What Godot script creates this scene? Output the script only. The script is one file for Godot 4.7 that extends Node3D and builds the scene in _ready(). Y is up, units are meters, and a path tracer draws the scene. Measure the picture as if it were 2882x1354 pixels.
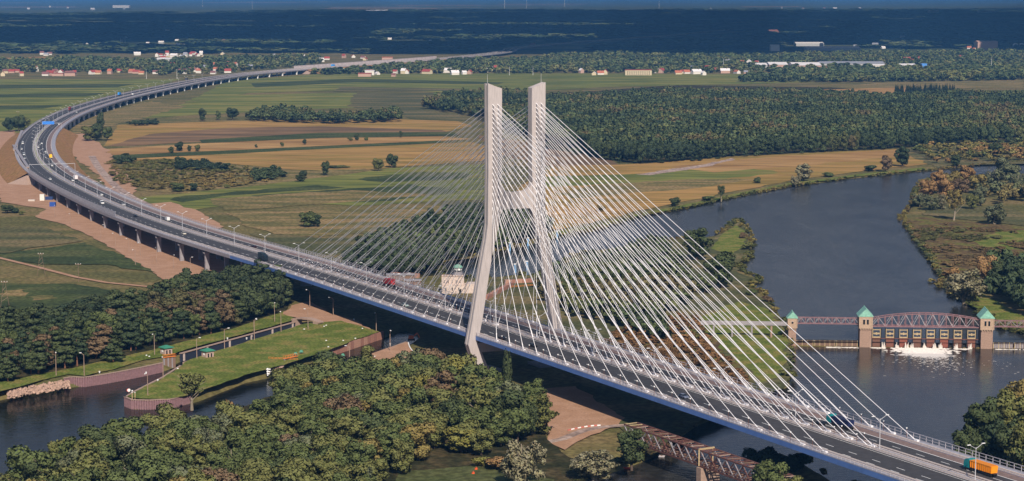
extends Node3D
# An aerial view: a white cable-stayed motorway bridge over a river, its curving viaduct, a weir, locks, fields and woods.
# Places are surveyed from the camera's bearing: at(px, py, h) is the point at height h seen in that direction.

const EYE := Vector3(0, 157.3, 0)
const FOC := 5699.0
const PITCH := 0.12083
const C0 := Vector3(1.3, 0, -847.3)        # the pylon's foot
const UU := Vector3(0.4569, 0, 0.8895)     # along the bridge, towards the near end
const NN := Vector3(-0.8895, 0, 0.4569)    # across the bridge, towards the near deck
const GK := 0.85                           # what a lit level surface shows of its colour
const UP_LEVEL := -1.0
const LOW_LEVEL := -3.5

var rng := RandomNumberGenerator.new()
var taken := {}
var M := {}
var tex := {}
var waters := []                           # [polygon, level]
var path_p := PackedVector3Array()         # the road's centre line
var path_n := PackedVector3Array()         # its lateral, towards the near side
var path_u := PackedFloat32Array()


# ---------------------------------------------------------------- helpers
class Shape:
	var v := PackedVector3Array()
	var n := PackedVector3Array()
	var c := PackedColorArray()
	var k := PackedInt32Array()
	var o := Vector3.ZERO
	func tri(a: Vector3, b: Vector3, d: Vector3, col := Color.WHITE):   # seen anticlockwise from outside
		var m := (b - a).cross(d - a).normalized()
		var s := v.size()
		v.append(a - o); v.append(b - o); v.append(d - o)
		for i in 3:
			n.append(m); c.append(col)
		k.append(s); k.append(s + 2); k.append(s + 1)
	func quad(a: Vector3, b: Vector3, d: Vector3, e: Vector3, col := Color.WHITE):
		var m := (d - a).cross(e - b).normalized()
		quad_n(a, b, d, e, m, m, m, m, col)
	func quad_n(a, b, d, e, na, nb, nd, ne, col := Color.WHITE):
		var s := v.size()
		v.append(a - o); v.append(b - o); v.append(d - o); v.append(e - o)
		n.append(na); n.append(nb); n.append(nd); n.append(ne)
		for i in 4:
			c.append(col)
		k.append(s); k.append(s + 2); k.append(s + 1); k.append(s); k.append(s + 3); k.append(s + 2)
	func hexa(p: Array, col := Color.WHITE):   # p: bottom 4 anticlockwise seen from above, then top 4
		quad(p[3], p[2], p[1], p[0], col); quad(p[4], p[5], p[6], p[7], col)
		for i in 4:
			var j := (i + 1) % 4
			quad(p[i], p[j], p[4 + j], p[4 + i], col)
	func block(ctr: Vector3, size: Vector3, bx := Vector3.RIGHT, col := Color.WHITE, taper := 1.0):   # bx: its x axis, level
		var x := bx.normalized() * size.x / 2
		var z := bx.normalized().cross(Vector3.UP) * size.z / 2
		var y := Vector3.UP * size.y / 2
		hexa([ctr - x + z - y, ctr + x + z - y, ctr + x - z - y, ctr - x - z - y, ctr + (-x + z) * taper + y, ctr + (x + z) * taper + y, ctr + (x - z) * taper + y, ctr + (-x - z) * taper + y], col)
	func bar(a: Vector3, b: Vector3, w: float, h: float, col := Color.WHITE):
		var d := (b - a).normalized()
		var side := d.cross(Vector3.UP)
		side = (Vector3.RIGHT if side.length() < 0.01 else side.normalized()) * w / 2
		var top := side.cross(d).normalized() * h / 2
		hexa([a - side - top, a + side - top, b + side - top, b - side - top, a - side + top, a + side + top, b + side + top, b - side + top], col)
	func tube(a: Vector3, b: Vector3, ra: float, rb: float, sides := 6, col := Color.WHITE, cap := true):
		var d := (b - a).normalized()
		var x := d.cross(Vector3.UP)
		x = Vector3.RIGHT if x.length() < 0.01 else x.normalized()
		var y := x.cross(d)
		for i in sides:
			var t := TAU * i / sides
			var s := TAU * (i + 1) / sides
			var p := x * cos(t) + y * sin(t)
			var q := x * cos(s) + y * sin(s)
			quad_n(a + q * ra, a + p * ra, b + p * rb, b + q * rb, q, p, p, q, col)
			if cap:
				tri(b, b + q * rb, b + p * rb, col); tri(a, a + p * ra, a + q * ra, col)
	func slab(poly: PackedVector2Array, f: Callable, t0: float, t1: float, col := Color.WHITE):   # a polygon (a, b) pushed from t0 to t1; f(a, b, t) gives the point
		var ids := Geometry2D.triangulate_polygon(poly)
		var flip := Geometry2D.is_polygon_clockwise(poly)
		var mid: Vector3 = (f.call(poly[0].x, poly[0].y, t1) as Vector3) - (f.call(poly[0].x, poly[0].y, t0) as Vector3)
		for i in range(0, ids.size(), 3):
			var p := [poly[ids[i]], poly[ids[i + 1]], poly[ids[i + 2]]]
			var a0: Vector3 = f.call(p[0].x, p[0].y, t1)
			var b0: Vector3 = f.call(p[1].x, p[1].y, t1)
			var c0: Vector3 = f.call(p[2].x, p[2].y, t1)
			var a1: Vector3 = f.call(p[0].x, p[0].y, t0)
			var b1: Vector3 = f.call(p[1].x, p[1].y, t0)
			var c1: Vector3 = f.call(p[2].x, p[2].y, t0)
			if (b0 - a0).cross(c0 - a0).dot(mid) > 0:
				tri(a0, b0, c0, col); tri(a1, c1, b1, col)
			else:
				tri(a0, c0, b0, col); tri(a1, b1, c1, col)
		var ctr := Vector3.ZERO
		for i in poly.size():
			var j := (i + 1) % poly.size()
			var a: Vector3 = f.call(poly[i].x, poly[i].y, t0)
			var b: Vector3 = f.call(poly[j].x, poly[j].y, t0)
			var a2: Vector3 = f.call(poly[i].x, poly[i].y, t1)
			var b2: Vector3 = f.call(poly[j].x, poly[j].y, t1)
			var e := poly[j] - poly[i]
			var out2 := Vector2(e.y, -e.x) * (-1.0 if flip else 1.0)
			var out: Vector3 = (f.call(poly[i].x + out2.x, poly[i].y + out2.y, t0) as Vector3) - a
			if (b - a).cross(a2 - a).dot(out) > 0:
				quad(a, b, b2, a2, col)
			else:
				quad(b, a, a2, b2, col)
	func mesh(smooth_off := true) -> ArrayMesh:
		var arr := []
		arr.resize(Mesh.ARRAY_MAX)
		arr[Mesh.ARRAY_VERTEX] = v
		arr[Mesh.ARRAY_NORMAL] = n
		arr[Mesh.ARRAY_COLOR] = c
		arr[Mesh.ARRAY_INDEX] = k
		var m := ArrayMesh.new()
		m.add_surface_from_arrays(Mesh.PRIMITIVE_TRIANGLES, arr)
		return m


func at(px: float, py: float, h := 0.0) -> Vector3:
	var rx := (px - 1441.0) / FOC
	var ry := (677.0 - py) / FOC
	var d := Vector3(rx, -sin(PITCH) + ry * cos(PITCH), -cos(PITCH) - ry * sin(PITCH))
	return EYE + d * ((h - EYE.y) / d.y)

func flat(px: float, py: float, h := 0.0) -> Vector2:
	var p := at(px, py, h)
	return Vector2(p.x, p.z)

func outline(pts: Array, h := 0.0) -> PackedVector2Array:
	var r := PackedVector2Array()
	for i in range(0, pts.size(), 2):
		r.append(flat(pts[i], pts[i + 1], h))
	return r

func numbered(called: String) -> String:
	taken[called] = taken.get(called, -1) + 1
	return called if taken[called] == 0 else "%s_%03d" % [called, taken[called]]

func nth(i: int) -> String:
	var words := ["first", "second", "third", "fourth", "fifth", "sixth", "seventh", "eighth", "ninth", "tenth", "eleventh", "twelfth"]
	if i <= 12:
		return words[i - 1]
	var e := "th"
	if i % 100 < 11 or i % 100 > 13:
		e = ["th", "st", "nd", "rd", "th", "th", "th", "th", "th", "th"][i % 10]
	return str(i) + e

func tag(o: Node, label: String, category: String, group := ""):
	o.set_meta("label", label)
	o.set_meta("category", category)
	if group:
		o.set_meta("group", group)

func thing(called: String, label: String, category: String, where := Vector3.ZERO, group := "") -> Node3D:
	var o := Node3D.new()
	o.name = numbered(called)
	add_child(o)
	o.position = where
	tag(o, label, category, group)
	return o

func part(called: String, m: Mesh, mat: Material, parent: Node, stuff := false) -> MeshInstance3D:
	var o := MeshInstance3D.new()
	o.name = called
	o.mesh = m
	o.material_override = mat
	parent.add_child(o, true)
	if stuff:
		o.set_meta("kind", "stuff")
	return o

func setting(called: String, m: Mesh, mat: Material, kind := "structure") -> MeshInstance3D:
	var o := MeshInstance3D.new()
	o.name = numbered(called)
	o.mesh = m
	o.material_override = mat
	add_child(o)
	o.set_meta("kind", kind)
	return o

func copy(o: Node3D, label: String, where: Vector3, turn := 0.0, group := "") -> Node3D:
	var c: Node3D = o.duplicate()
	var base := String(o.name)
	var cut := base.rfind("_0")
	c.name = numbered(base.substr(0, cut) if cut > 0 else base)
	add_child(c)
	c.position = where
	c.rotation = Vector3(0, turn, 0)
	c.set_meta("label", label)
	if group:
		c.set_meta("group", group)
	return c

func lin(r: float, g: float, b: float) -> Color:
	return Color(r / 255.0, g / 255.0, b / 255.0).srgb_to_linear()

func seen(r: float, g: float, b: float, k := GK) -> Color:      # the colour of a level surface that the sun lights to r, g, b
	var c := lin(r, g, b)
	return Color(minf(c.r / k, 0.9), minf(c.g / k, 0.9), minf(c.b / k, 0.9)).linear_to_srgb()

func noise(key: String, freq: float, oct: int, ramp: Gradient = null, size := 512, bump := false) -> NoiseTexture2D:
	if tex.has(key):
		return tex[key]
	var f := FastNoiseLite.new()
	f.seed = hash(key) % 10000
	f.noise_type = FastNoiseLite.TYPE_SIMPLEX_SMOOTH
	f.frequency = freq
	f.fractal_octaves = oct
	f.fractal_gain = 0.58
	var t := NoiseTexture2D.new()
	t.width = size; t.height = size
	t.seamless = true
	t.noise = f
	if ramp:
		t.color_ramp = ramp
	if bump:
		t.as_normal_map = true
		t.bump_strength = 3.0
	tex[key] = t
	return t

func ramp(cs: Array, os: Array) -> Gradient:
	var g := Gradient.new()
	g.colors = PackedColorArray(cs)
	g.offsets = PackedFloat32Array(os)
	return g

func grey(a: float, b: float) -> Gradient:
	return ramp([Color(a, a, a), Color(b, b, b)], [0.25, 0.75])

func mat(c: Color, rough := 0.85, grain := 0.0, metal := 0.0) -> StandardMaterial3D:
	var m := StandardMaterial3D.new()
	m.albedo_color = c
	m.roughness = rough
	m.metallic = metal
	m.vertex_color_use_as_albedo = true
	if grain > 0.0:
		m.albedo_texture = noise("wear", 0.012, 5, grey(0.88, 1.0))
		m.uv1_triplanar = true
		m.uv1_world_triplanar = true
		m.uv1_scale = Vector3.ONE * grain
	return m

func soil(key: String, cs: Array, period := 260.0, stretch := 1.0, fine := 14.0, soft := false) -> StandardMaterial3D:   # a patchy ground of three tones
	var m := StandardMaterial3D.new()
	m.roughness = 1.0
	m.metallic_specular = 0.15
	m.vertex_color_use_as_albedo = true
	m.albedo_texture = noise("soil_" + key, 0.009, 6, ramp(cs, [0.3, 0.5, 0.7] if cs.size() == 3 else [0.25, 0.42, 0.58, 0.75]))
	m.uv1_triplanar = true
	m.uv1_world_triplanar = true
	m.uv1_scale = Vector3(1.0 / (period * stretch), 1.0 / period, 1.0 / period)
	m.detail_enabled = true
	m.detail_blend_mode = BaseMaterial3D.BLEND_MODE_MUL
	m.detail_albedo = noise("grain_soft", 0.03, 5, grey(0.9, 1.0)) if soft else noise("grain", 0.03, 5, grey(0.74, 1.0))
	m.detail_uv_layer = BaseMaterial3D.DETAIL_UV_2
	m.uv2_triplanar = true
	m.uv2_world_triplanar = true
	m.uv2_scale = Vector3(1.0 / 1400.0, 1.0, 1.0 / 90.0) if stretch >= 5.0 else Vector3.ONE / (fine * 4.0)
	return m


# ---------------------------------------------------------------- the air, the sun and the camera
func _ready():
	rng.seed = 20240917
	var cam := Camera3D.new()
	cam.name = "camera"
	cam.position = EYE
	cam.rotation = Vector3(-PITCH, 0, 0)
	cam.fov = rad_to_deg(2.0 * atan(677.0 / FOC))
	cam.near = 1.0
	cam.far = 200000.0
	add_child(cam)
	var sky := ProceduralSkyMaterial.new()
	sky.sky_top_color = Color(0.40, 0.49, 0.66)
	sky.sky_horizon_color = Color(0.68, 0.71, 0.76)
	sky.sky_curve = 0.18
	sky.ground_bottom_color = Color(0.2, 0.22, 0.16)
	sky.ground_horizon_color = Color(0.5, 0.56, 0.62)
	sky.sky_energy_multiplier = 0.8
	sky.ground_energy_multiplier = 0.6
	var env := Environment.new()
	env.background_mode = Environment.BG_SKY
	env.sky = Sky.new()
	env.sky.sky_material = sky
	env.tonemap_mode = Environment.TONE_MAPPER_LINEAR
	env.tonemap_exposure = 1.4
	env.fog_enabled = true
	env.fog_density = 0.000048
	env.fog_light_color = Color(0.40, 0.67, 0.95)
	env.sdfgi_enabled = true
	env.ssao_enabled = true
	env.ssil_enabled = true
	var we := WorldEnvironment.new()
	we.name = "world_environment"
	we.environment = env
	add_child(we)
	var sun := DirectionalLight3D.new()
	sun.name = "sun"
	sun.light_color = Color(1.0, 0.95, 0.88)
	sun.light_energy = 1.25
	sun.light_angular_distance = 0.5
	sun.shadow_enabled = true
	add_child(sun)
	sun.look_at_from_position(Vector3.ZERO, -Vector3(0.194 * cos(0.66), sin(0.66), 0.981 * cos(0.66)), Vector3.UP)

	make_materials()
	lay_path()
	waters_and_ground()
	fields()
	clouds()
	bridge()
	viaduct()
	weir()
	lock_island()
	lock_building()
	rail_bridge()
	lamps()
	traffic()
	town()
	trees()
	small_things()


func make_materials():
	M.leaf = []
	M.white = mat(Color(0.74, 0.705, 0.70), 0.7, 0.02)
	M.white.albedo_texture = noise("streaks", 0.02, 4, grey(0.90, 1.0))
	M.white.uv1_scale = Vector3(0.16, 0.012, 0.16)
	M.cable = mat(Color(0.92, 0.91, 0.92), 0.45)
	M.concrete = mat(Color(0.60, 0.58, 0.60), 0.85, 0.05)
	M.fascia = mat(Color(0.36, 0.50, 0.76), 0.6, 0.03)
	M.rail = mat(Color(0.72, 0.70, 0.73), 0.5)
	M.guard = mat(Color(0.86, 0.80, 0.76), 0.55)
	M.asphalt = mat(Color(0.24, 0.235, 0.245), 0.85, 0.04)
	M.shoulder = mat(Color(0.50, 0.42, 0.40), 0.9, 0.06)
	M.median = mat(Color(0.62, 0.62, 0.66), 0.8, 0.06)
	M.paint = mat(Color(0.92, 0.92, 0.92), 0.7)
	M.lamp = mat(Color(0.80, 0.80, 0.82), 0.4, 0.0, 0.2)
	M.glass = mat(Color(0.10, 0.13, 0.16), 0.1)
	M.dark = mat(Color(0.10, 0.10, 0.11), 0.7)
	M.tyre = mat(Color(0.07, 0.07, 0.07), 0.9)
	M.copper = mat(Color(0.56, 0.78, 0.70), 0.6, 0.08)
	M.tan_brick = mat(seen(182, 156, 134, 0.95), 0.9, 0.2)
	M.red_brick = mat(seen(162, 134, 118, 0.95), 0.9, 0.2)
	M.pale_brick = mat(seen(208, 190, 180, 0.95), 0.9, 0.12)
	M.pink_steel = mat(Color(0.56, 0.42, 0.43), 0.6, 0.1)
	M.rust = mat(Color(0.42, 0.27, 0.24), 0.85, 0.25)
	M.pale_steel = mat(Color(0.62, 0.60, 0.62), 0.6, 0.2)
	M.cream_steel = mat(Color(0.74, 0.65, 0.50), 0.6, 0.2)
	M.pile = mat(Color(0.56, 0.43, 0.45), 0.85, 0.12)
	M.stone = mat(Color(0.66, 0.56, 0.50), 0.95, 0.12)
	M.green_roof = mat(Color(0.22, 0.50, 0.40), 0.6)
	M.timber = mat(Color(0.52, 0.42, 0.36), 0.9, 0.3)
	M.orange = mat(Color(0.85, 0.50, 0.20), 0.6)
	M.trunk = mat(Color(0.36, 0.30, 0.26), 0.95, 0.6)
	M.pale_trunk = mat(Color(0.60, 0.55, 0.48), 0.95, 0.6)
	M.water_up = water_mat(Color(0.25, 0.255, 0.255), 0.2, 0.36)
	M.water_low = water_mat(Color(0.22, 0.215, 0.195), 0.17, 0.36)
	M.water_still = water_mat(Color(0.15, 0.155, 0.13), 0.1, 0.22)
	M.foam = mat(Color(0.86, 0.83, 0.80), 0.8)


func water_mat(c: Color, rough: float, shine: float) -> StandardMaterial3D:
	var m := StandardMaterial3D.new()
	m.albedo_color = c
	m.roughness = rough
	m.metallic_specular = shine
	m.albedo_texture = noise("currents", 0.012, 5, grey(0.72, 1.0))
	m.normal_enabled = true
	m.normal_texture = noise("ripples", 0.02, 5, null, 512, true)
	m.normal_scale = 0.35
	m.uv1_triplanar = true
	m.uv1_world_triplanar = true
	m.uv1_scale = Vector3(1.0 / 45.0, 1, 1.0 / 30.0)
	m.detail_enabled = true
	m.detail_blend_mode = BaseMaterial3D.BLEND_MODE_MUL
	m.detail_albedo = noise("wind", 0.01, 4, grey(0.75, 1.0))
	m.detail_uv_layer = BaseMaterial3D.DETAIL_UV_2
	m.uv2_triplanar = true
	m.uv2_world_triplanar = true
	m.uv2_scale = Vector3(1.0 / 260.0, 1, 1.0 / 420.0)
	return m


# ---------------------------------------------------------------- the road's line
func lay_path():
	var ctrl := []     # distance along, distance across (far side positive), height
	var u := 480.0
	while u > -200.0:
		ctrl.append(Vector3(u, 0, 15.0 + (0.4 * (1.0 - u * u / 62500.0) if u < 250 else 0.0)))
		u -= 20.0
	for p in [Vector3(-252, 0, 14.8), Vector3(-341, -1, 14), Vector3(-437, 0, 12.8), Vector3(-538, 4, 11.7), Vector3(-637, 11, 10.6), Vector3(-735, 20, 9.9), Vector3(-833, 30, 9.4), Vector3(-921, 41, 9.1), Vector3(-1010, 55, 9), Vector3(-1120, 77, 9), Vector3(-1246, 107, 9), Vector3(-1376, 143, 9), Vector3(-1500, 182, 9), Vector3(-1615, 222, 9), Vector3(-1740, 270, 9), Vector3(-1884, 332, 9), Vector3(-2100, 436, 9), Vector3(-2338, 566, 9), Vector3(-2634, 740, 9), Vector3(-2850, 890, 9), Vector3(-3011, 1035, 9), Vector3(-3170, 1215, 9), Vector3(-3524, 1616, 9), Vector3(-4040, 2050, 7), Vector3(-4500, 2330, 4), Vector3(-5100, 2860, 2), Vector3(-6093, 3884, 2), Vector3(-7069, 4770, 2), Vector3(-9000, 6600, 2)]:
		ctrl.append(p)
	var fine := []
	for i in range(1, ctrl.size() - 2):
		var a: Vector3 = ctrl[i]
		var b: Vector3 = ctrl[i + 1]
		var n := maxi(1, int((b - a).length() / 16.0))
		for j in n:
			var t := float(j) / n
			fine.append(a.cubic_interpolate(b, ctrl[i - 1], ctrl[i + 2], t) if a.x < -200 else a.lerp(b, t))
	for i in fine.size():
		var q: Vector3 = fine[i]
		path_p.append(C0 + UU * q.x - NN * q.y + Vector3.UP * q.z)
		path_u.append(q.x)
	for i in path_p.size():
		var d := path_p[mini(i + 1, path_p.size() - 1)] - path_p[maxi(i - 1, 0)]
		d.y = 0
		path_n.append(d.normalized().cross(Vector3.UP) * -1.0)

func road_index(u: float) -> float:
	var lo := 0
	var hi := path_u.size() - 1
	while hi - lo > 1:
		var m := (lo + hi) / 2
		if path_u[m] >= u:
			lo = m
		else:
			hi = m
	return lo + clampf((path_u[lo] - u) / (path_u[lo] - path_u[hi]), 0.0, 1.0)

func road(u: float, lat: float, dy := 0.0) -> Vector3:     # a point on the road; lat counts from the median towards the near side
	var f := road_index(u)
	var i := int(f)
	var j := mini(i + 1, path_p.size() - 1)
	return path_p[i].lerp(path_p[j], f - i) + path_n[i].lerp(path_n[j], f - i).normalized() * lat + Vector3.UP * dy

func road_dir(u: float) -> Vector3:      # along the road, away from the near end
	var d := road(u - 3.0, 0) - road(u + 3.0, 0)
	d.y = 0
	return d.normalized()

func stations(u0: float, u1: float) -> Array:
	var r := [u0]
	for x in path_u:
		if x < u0 - 0.5 and x > u1 + 0.5:
			r.append(x)
	r.append(u1)
	return r

func sweep(s: Shape, u0: float, u1: float, lat0: float, lat1: float, y0: float, y1: float, col := Color.WHITE):   # a bar of the road, lat0 < lat1
	var st := stations(u0, u1)
	var last := []
	for i in st.size():
		var now := [road(st[i], lat0, y0), road(st[i], lat1, y0), road(st[i], lat1, y1), road(st[i], lat0, y1)]
		if i > 0:
			if y1 - y0 > 0.001:
				s.quad(now[1], last[1], last[2], now[2], col)
				s.quad(last[0], now[0], now[3], last[3], col)
				s.quad(last[1], now[1], now[0], last[0], col)
			s.quad(last[3], now[3], now[2], last[2], col)
		elif y1 - y0 > 0.001:
			s.quad(now[1], now[0], now[3], now[2], col)
		last = now
	if y1 - y0 > 0.001:
		s.quad(last[0], last[1], last[2], last[3], col)

func dashes(s: Shape, u0: float, u1: float, lat: float, long: float, gap: float, w := 0.24):
	var u := u0
	while u > u1:
		sweep(s, u, u - long, lat - w / 2, lat + w / 2, 0.036, 0.036)
		u -= long + gap

func fence_line(s: Shape, u0: float, u1: float, lat: float, high: float, step: float, base := 0.0, thick := 0.09):
	sweep(s, u0, u1, lat - thick, lat + thick, base + high - 0.12, base + high)
	sweep(s, u0, u1, lat - thick * 0.5, lat + thick * 0.5, base + high * 0.5 - 0.06, base + high * 0.5 + 0.06)
	sweep(s, u0, u1, lat - thick * 0.5, lat + thick * 0.5, base + 0.1, base + 0.22)
	var u := u0
	while u > u1:
		var p := road(u, lat, base)
		s.bar(p, p + Vector3.UP * high, 0.14, 0.14)
		u -= step


# ---------------------------------------------------------------- ground and water
func waters_and_ground():
	var weir_l := Vector2(127, -920.2)
	var weir_r := Vector2(300, -908.5)
	var up := outline([1240, 742, 1330, 728, 1440, 700, 1500, 686, 1554, 672, 1670, 649, 1782, 615, 1922, 589, 2060, 558, 2219, 527, 2400, 502, 2611, 481, 2760, 466, 2960, 450, 2990, 497, 2760, 500, 2640, 500, 2590, 515, 2576, 545, 2570, 575, 2556, 598, 2534, 611, 2556, 641, 2582, 679, 2615, 712, 2630, 745, 2645, 775, 2660, 790, 2630, 793, 2668, 822, 2690, 838, 2724, 852, 2780, 900, 2840, 935, 2950, 952], UP_LEVEL)
	up.append(weir_r)
	up.append(weir_l)
	up.append_array(outline([2199, 897, 2182, 865, 2160, 839, 2130, 817, 2096, 806, 2141, 790, 2122, 779, 2085, 766, 2078, 745, 2107, 731, 2117, 693, 2107, 671, 2100, 634, 2078, 621, 2044, 645, 2010, 667, 1960, 672, 1873, 678, 1681, 707, 1610, 723, 1540, 766, 1512, 777, 1440, 777, 1400, 782, 1320, 788, 1240, 780], UP_LEVEL))
	var low := PackedVector2Array([weir_l, weir_r])
	low.append_array(outline([2990, 1010, 3100, 1050, 2960, 1085, 2880, 1130, 2800, 1180, 2740, 1240, 2730, 1300, 2800, 1380, 2780, 1450, 2600, 1470, 2440, 1420, 2330, 1352, 2240, 1300, 2160, 1285, 2150, 1330, 2230, 1400, 2250, 1480, 2000, 1520, 1560, 1480, 1560, 1420, 1633, 1354, 1745, 1325, 1830, 1292, 1960, 1200, 2100, 1140, 2222, 1088], LOW_LEVEL))
	var basin := outline([-90, 1145, 0, 1127, 75, 1111, 187, 1092, 239, 1088, 336, 1072, 459, 1046, 496, 1033], LOW_LEVEL)
	basin.append_array(outline([508, 1031, 459, 1063, 374, 1106, 352, 1121]))
	basin.append_array(outline([350, 1144, 380, 1153, 480, 1150, 560, 1130, 620, 1106, 691, 1078, 762, 1063, 800, 1052, 934, 1000, 1077, 953, 1140, 930], LOW_LEVEL))
	basin.append_array(outline([1180, 930, 1142, 961, 1027, 1003, 940, 1036, 860, 1075, 800, 1100, 760, 1125, 640, 1175, 500, 1215, 380, 1265, 200, 1350, 0, 1440, -100, 1480]))
	var chamber := outline([488, 1006, 510, 995, 835, 905, 853, 911, 562, 1003, 512, 1022])
	waters = [[up, UP_LEVEL], [low, LOW_LEVEL], [basin, LOW_LEVEL], [chamber, LOW_LEVEL]]
	for i in waters.size():
		var bigger := Geometry2D.offset_polygon(waters[i][0], 4.0 if i > 1 else 0.5)
		var s := Shape.new()
		s.slab(bigger[0], func(a, b, t): return Vector3(a, t, b), waters[i][1] - 0.01, waters[i][1])
		setting(["river", "river", "lock_basin_water", "lock_water"][i], s.mesh(), [M.water_up, M.water_low, M.water_still, M.water_still][i])
	# the ground: one sheet, carved below the waters; fine near the river, wide beyond
	var x0 := -345.0
	var z0 := -2010.0
	var step := 3.0
	var nx := 310
	var nz := 490
	var hgt := PackedFloat32Array()
	hgt.resize((nx + 1) * (nz + 1))
	for w in waters:
		carve(hgt, w[0], w[1], x0, z0, step, nx, nz)
	var v := PackedVector3Array()
	var idx := PackedInt32Array()
	for j in nz + 1:
		for i in nx + 1:
			v.append(Vector3(x0 + i * step, hgt[j * (nx + 1) + i], z0 + j * step))
	for j in nz:
		for i in nx:
			var a := j * (nx + 1) + i
			idx.append_array(PackedInt32Array([a, a + 1, a + nx + 2, a, a + nx + 2, a + nx + 1]))
	var xs := [-100000.0, -20000.0, -5000.0, -1200.0, x0, x0 + nx * step, 1500.0, 5000.0, 20000.0, 100000.0]
	var zs := [-140000.0, -60000.0, -20000.0, -8000.0, -4000.0, z0, z0 + nz * step, 0.0, 800.0, 8000.0]
	for i in xs.size() - 1:
		for j in zs.size() - 1:
			if i == 4 and j == 5:
				continue
			var b := v.size()
			v.append(Vector3(xs[i], 0, zs[j])); v.append(Vector3(xs[i + 1], 0, zs[j])); v.append(Vector3(xs[i + 1], 0, zs[j + 1])); v.append(Vector3(xs[i], 0, zs[j + 1]))
			idx.append_array(PackedInt32Array([b, b + 1, b + 2, b, b + 2, b + 3]))
	var arr := []
	arr.resize(Mesh.ARRAY_MAX)
	arr[Mesh.ARRAY_VERTEX] = v
	arr[Mesh.ARRAY_INDEX] = idx
	var nrm := PackedVector3Array()
	nrm.resize(v.size())
	nrm.fill(Vector3.UP)
	for j in range(1, nz):
		for i in range(1, nx):
			var k := j * (nx + 1) + i
			nrm[k] = Vector3(hgt[k - 1] - hgt[k + 1], 2.0 * step, hgt[k - nx - 1] - hgt[k + nx + 1]).normalized()
	arr[Mesh.ARRAY_NORMAL] = nrm
	var am := ArrayMesh.new()
	am.add_surface_from_arrays(Mesh.PRIMITIVE_TRIANGLES, arr)
	setting("ground", am, soil("base", [seen(96, 94, 58), seen(112, 104, 66), seen(128, 112, 76)], 300.0, 2.0))


func carve(hgt: PackedFloat32Array, poly: PackedVector2Array, level: float, x0: float, z0: float, step: float, nx: int, nz: int):
	var n := poly.size()
	var reach := 15.0
	var dist := {}
	for e in n:
		var a := poly[e]
		var b := poly[(e + 1) % n]
		var i0 := maxi(0, int((minf(a.x, b.x) - reach - x0) / step))
		var i1 := mini(nx, int((maxf(a.x, b.x) + reach - x0) / step) + 1)
		var j0 := maxi(0, int((minf(a.y, b.y) - reach - z0) / step))
		var j1 := mini(nz, int((maxf(a.y, b.y) + reach - z0) / step) + 1)
		var ab := b - a
		var l2 := maxf(ab.length_squared(), 0.0001)
		for j in range(j0, j1 + 1):
			for i in range(i0, i1 + 1):
				var p := Vector2(x0 + i * step, z0 + j * step) - a
				var d := (p - ab * clampf(p.dot(ab) / l2, 0.0, 1.0)).length()
				if d < reach:
					var k := j * (nx + 1) + i
					if d < dist.get(k, 99.0):
						dist[k] = d
	for j in nz + 1:
		var z := z0 + j * step + 0.0137
		var cuts := []
		for e in n:
			var a := poly[e]
			var b := poly[(e + 1) % n]
			if (a.y > z) != (b.y > z):
				cuts.append(a.x + (z - a.y) / (b.y - a.y) * (b.x - a.x))
		cuts.sort()
		for i in nx + 1:
			var k := j * (nx + 1) + i
			var x := x0 + i * step
			var inside := false
			for c in cuts:
				if c < x:
					inside = not inside
				else:
					break
			var d: float = dist.get(k, reach)
			var y := level - 0.75 * d if inside else level + 0.75 * d
			hgt[k] = minf(hgt[k], clampf(y, -6.0, 0.0))


func ragged(pts: PackedVector2Array, amount: float, unit := 12.0) -> PackedVector2Array:   # a natural edge: each side broken up and shifted
	var r := PackedVector2Array()
	for i in pts.size():
		var a := pts[i]
		var b := pts[(i + 1) % pts.size()]
		var n := clampi(int((b - a).length() / unit), 1, 40)
		for j in n:
			r.append(a.lerp(b, float(j) / n) + (Vector2(rng.randf_range(-1, 1), rng.randf_range(-1, 1)) * amount if j > 0 or amount > 3 else Vector2.ZERO))
	return r

var layer := 0
var footprints := []
func field(called: String, pts: Array, m: Material, rough_edge := 2.0, unit := 12.0):
	layer += 1
	var poly := ragged(outline(pts), rough_edge, unit)
	var ids := Geometry2D.triangulate_polygon(poly)
	if ids.is_empty():
		poly = outline(pts)
		ids = Geometry2D.triangulate_polygon(poly)
	var s := Shape.new()
	var y := 0.03 + 0.005 * layer
	for i in range(0, ids.size(), 3):
		var a := Vector3(poly[ids[i]].x, y, poly[ids[i]].y)
		var b := Vector3(poly[ids[i + 1]].x, y, poly[ids[i + 1]].y)
		var c := Vector3(poly[ids[i + 2]].x, y, poly[ids[i + 2]].y)
		if (b - a).cross(c - a).y > 0:
			s.tri(a, b, c)
		else:
			s.tri(a, c, b)
	setting(called, s.mesh(), m)

func strip(called: String, pts: Array, wide: float, m: Material):       # a path along a line
	var line := outline(pts)
	var l := PackedVector2Array()
	var r := PackedVector2Array()
	for i in line.size():
		var d := (line[mini(i + 1, line.size() - 1)] - line[maxi(i - 1, 0)]).normalized()
		var side := Vector2(d.y, -d.x) * wide / 2
		l.append(line[i] + side)
		r.append(line[i] - side)
	layer += 1
	var s := Shape.new()
	var y := 0.03 + 0.005 * layer
	for i in line.size() - 1:
		s.quad(Vector3(l[i].x, y, l[i].y), Vector3(r[i].x, y, r[i].y), Vector3(r[i + 1].x, y, r[i + 1].y), Vector3(l[i + 1].x, y, l[i + 1].y))
	for i in range(1, s.n.size()):
		s.n[i] = Vector3.UP
	setting(called, s.mesh(), m)


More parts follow.
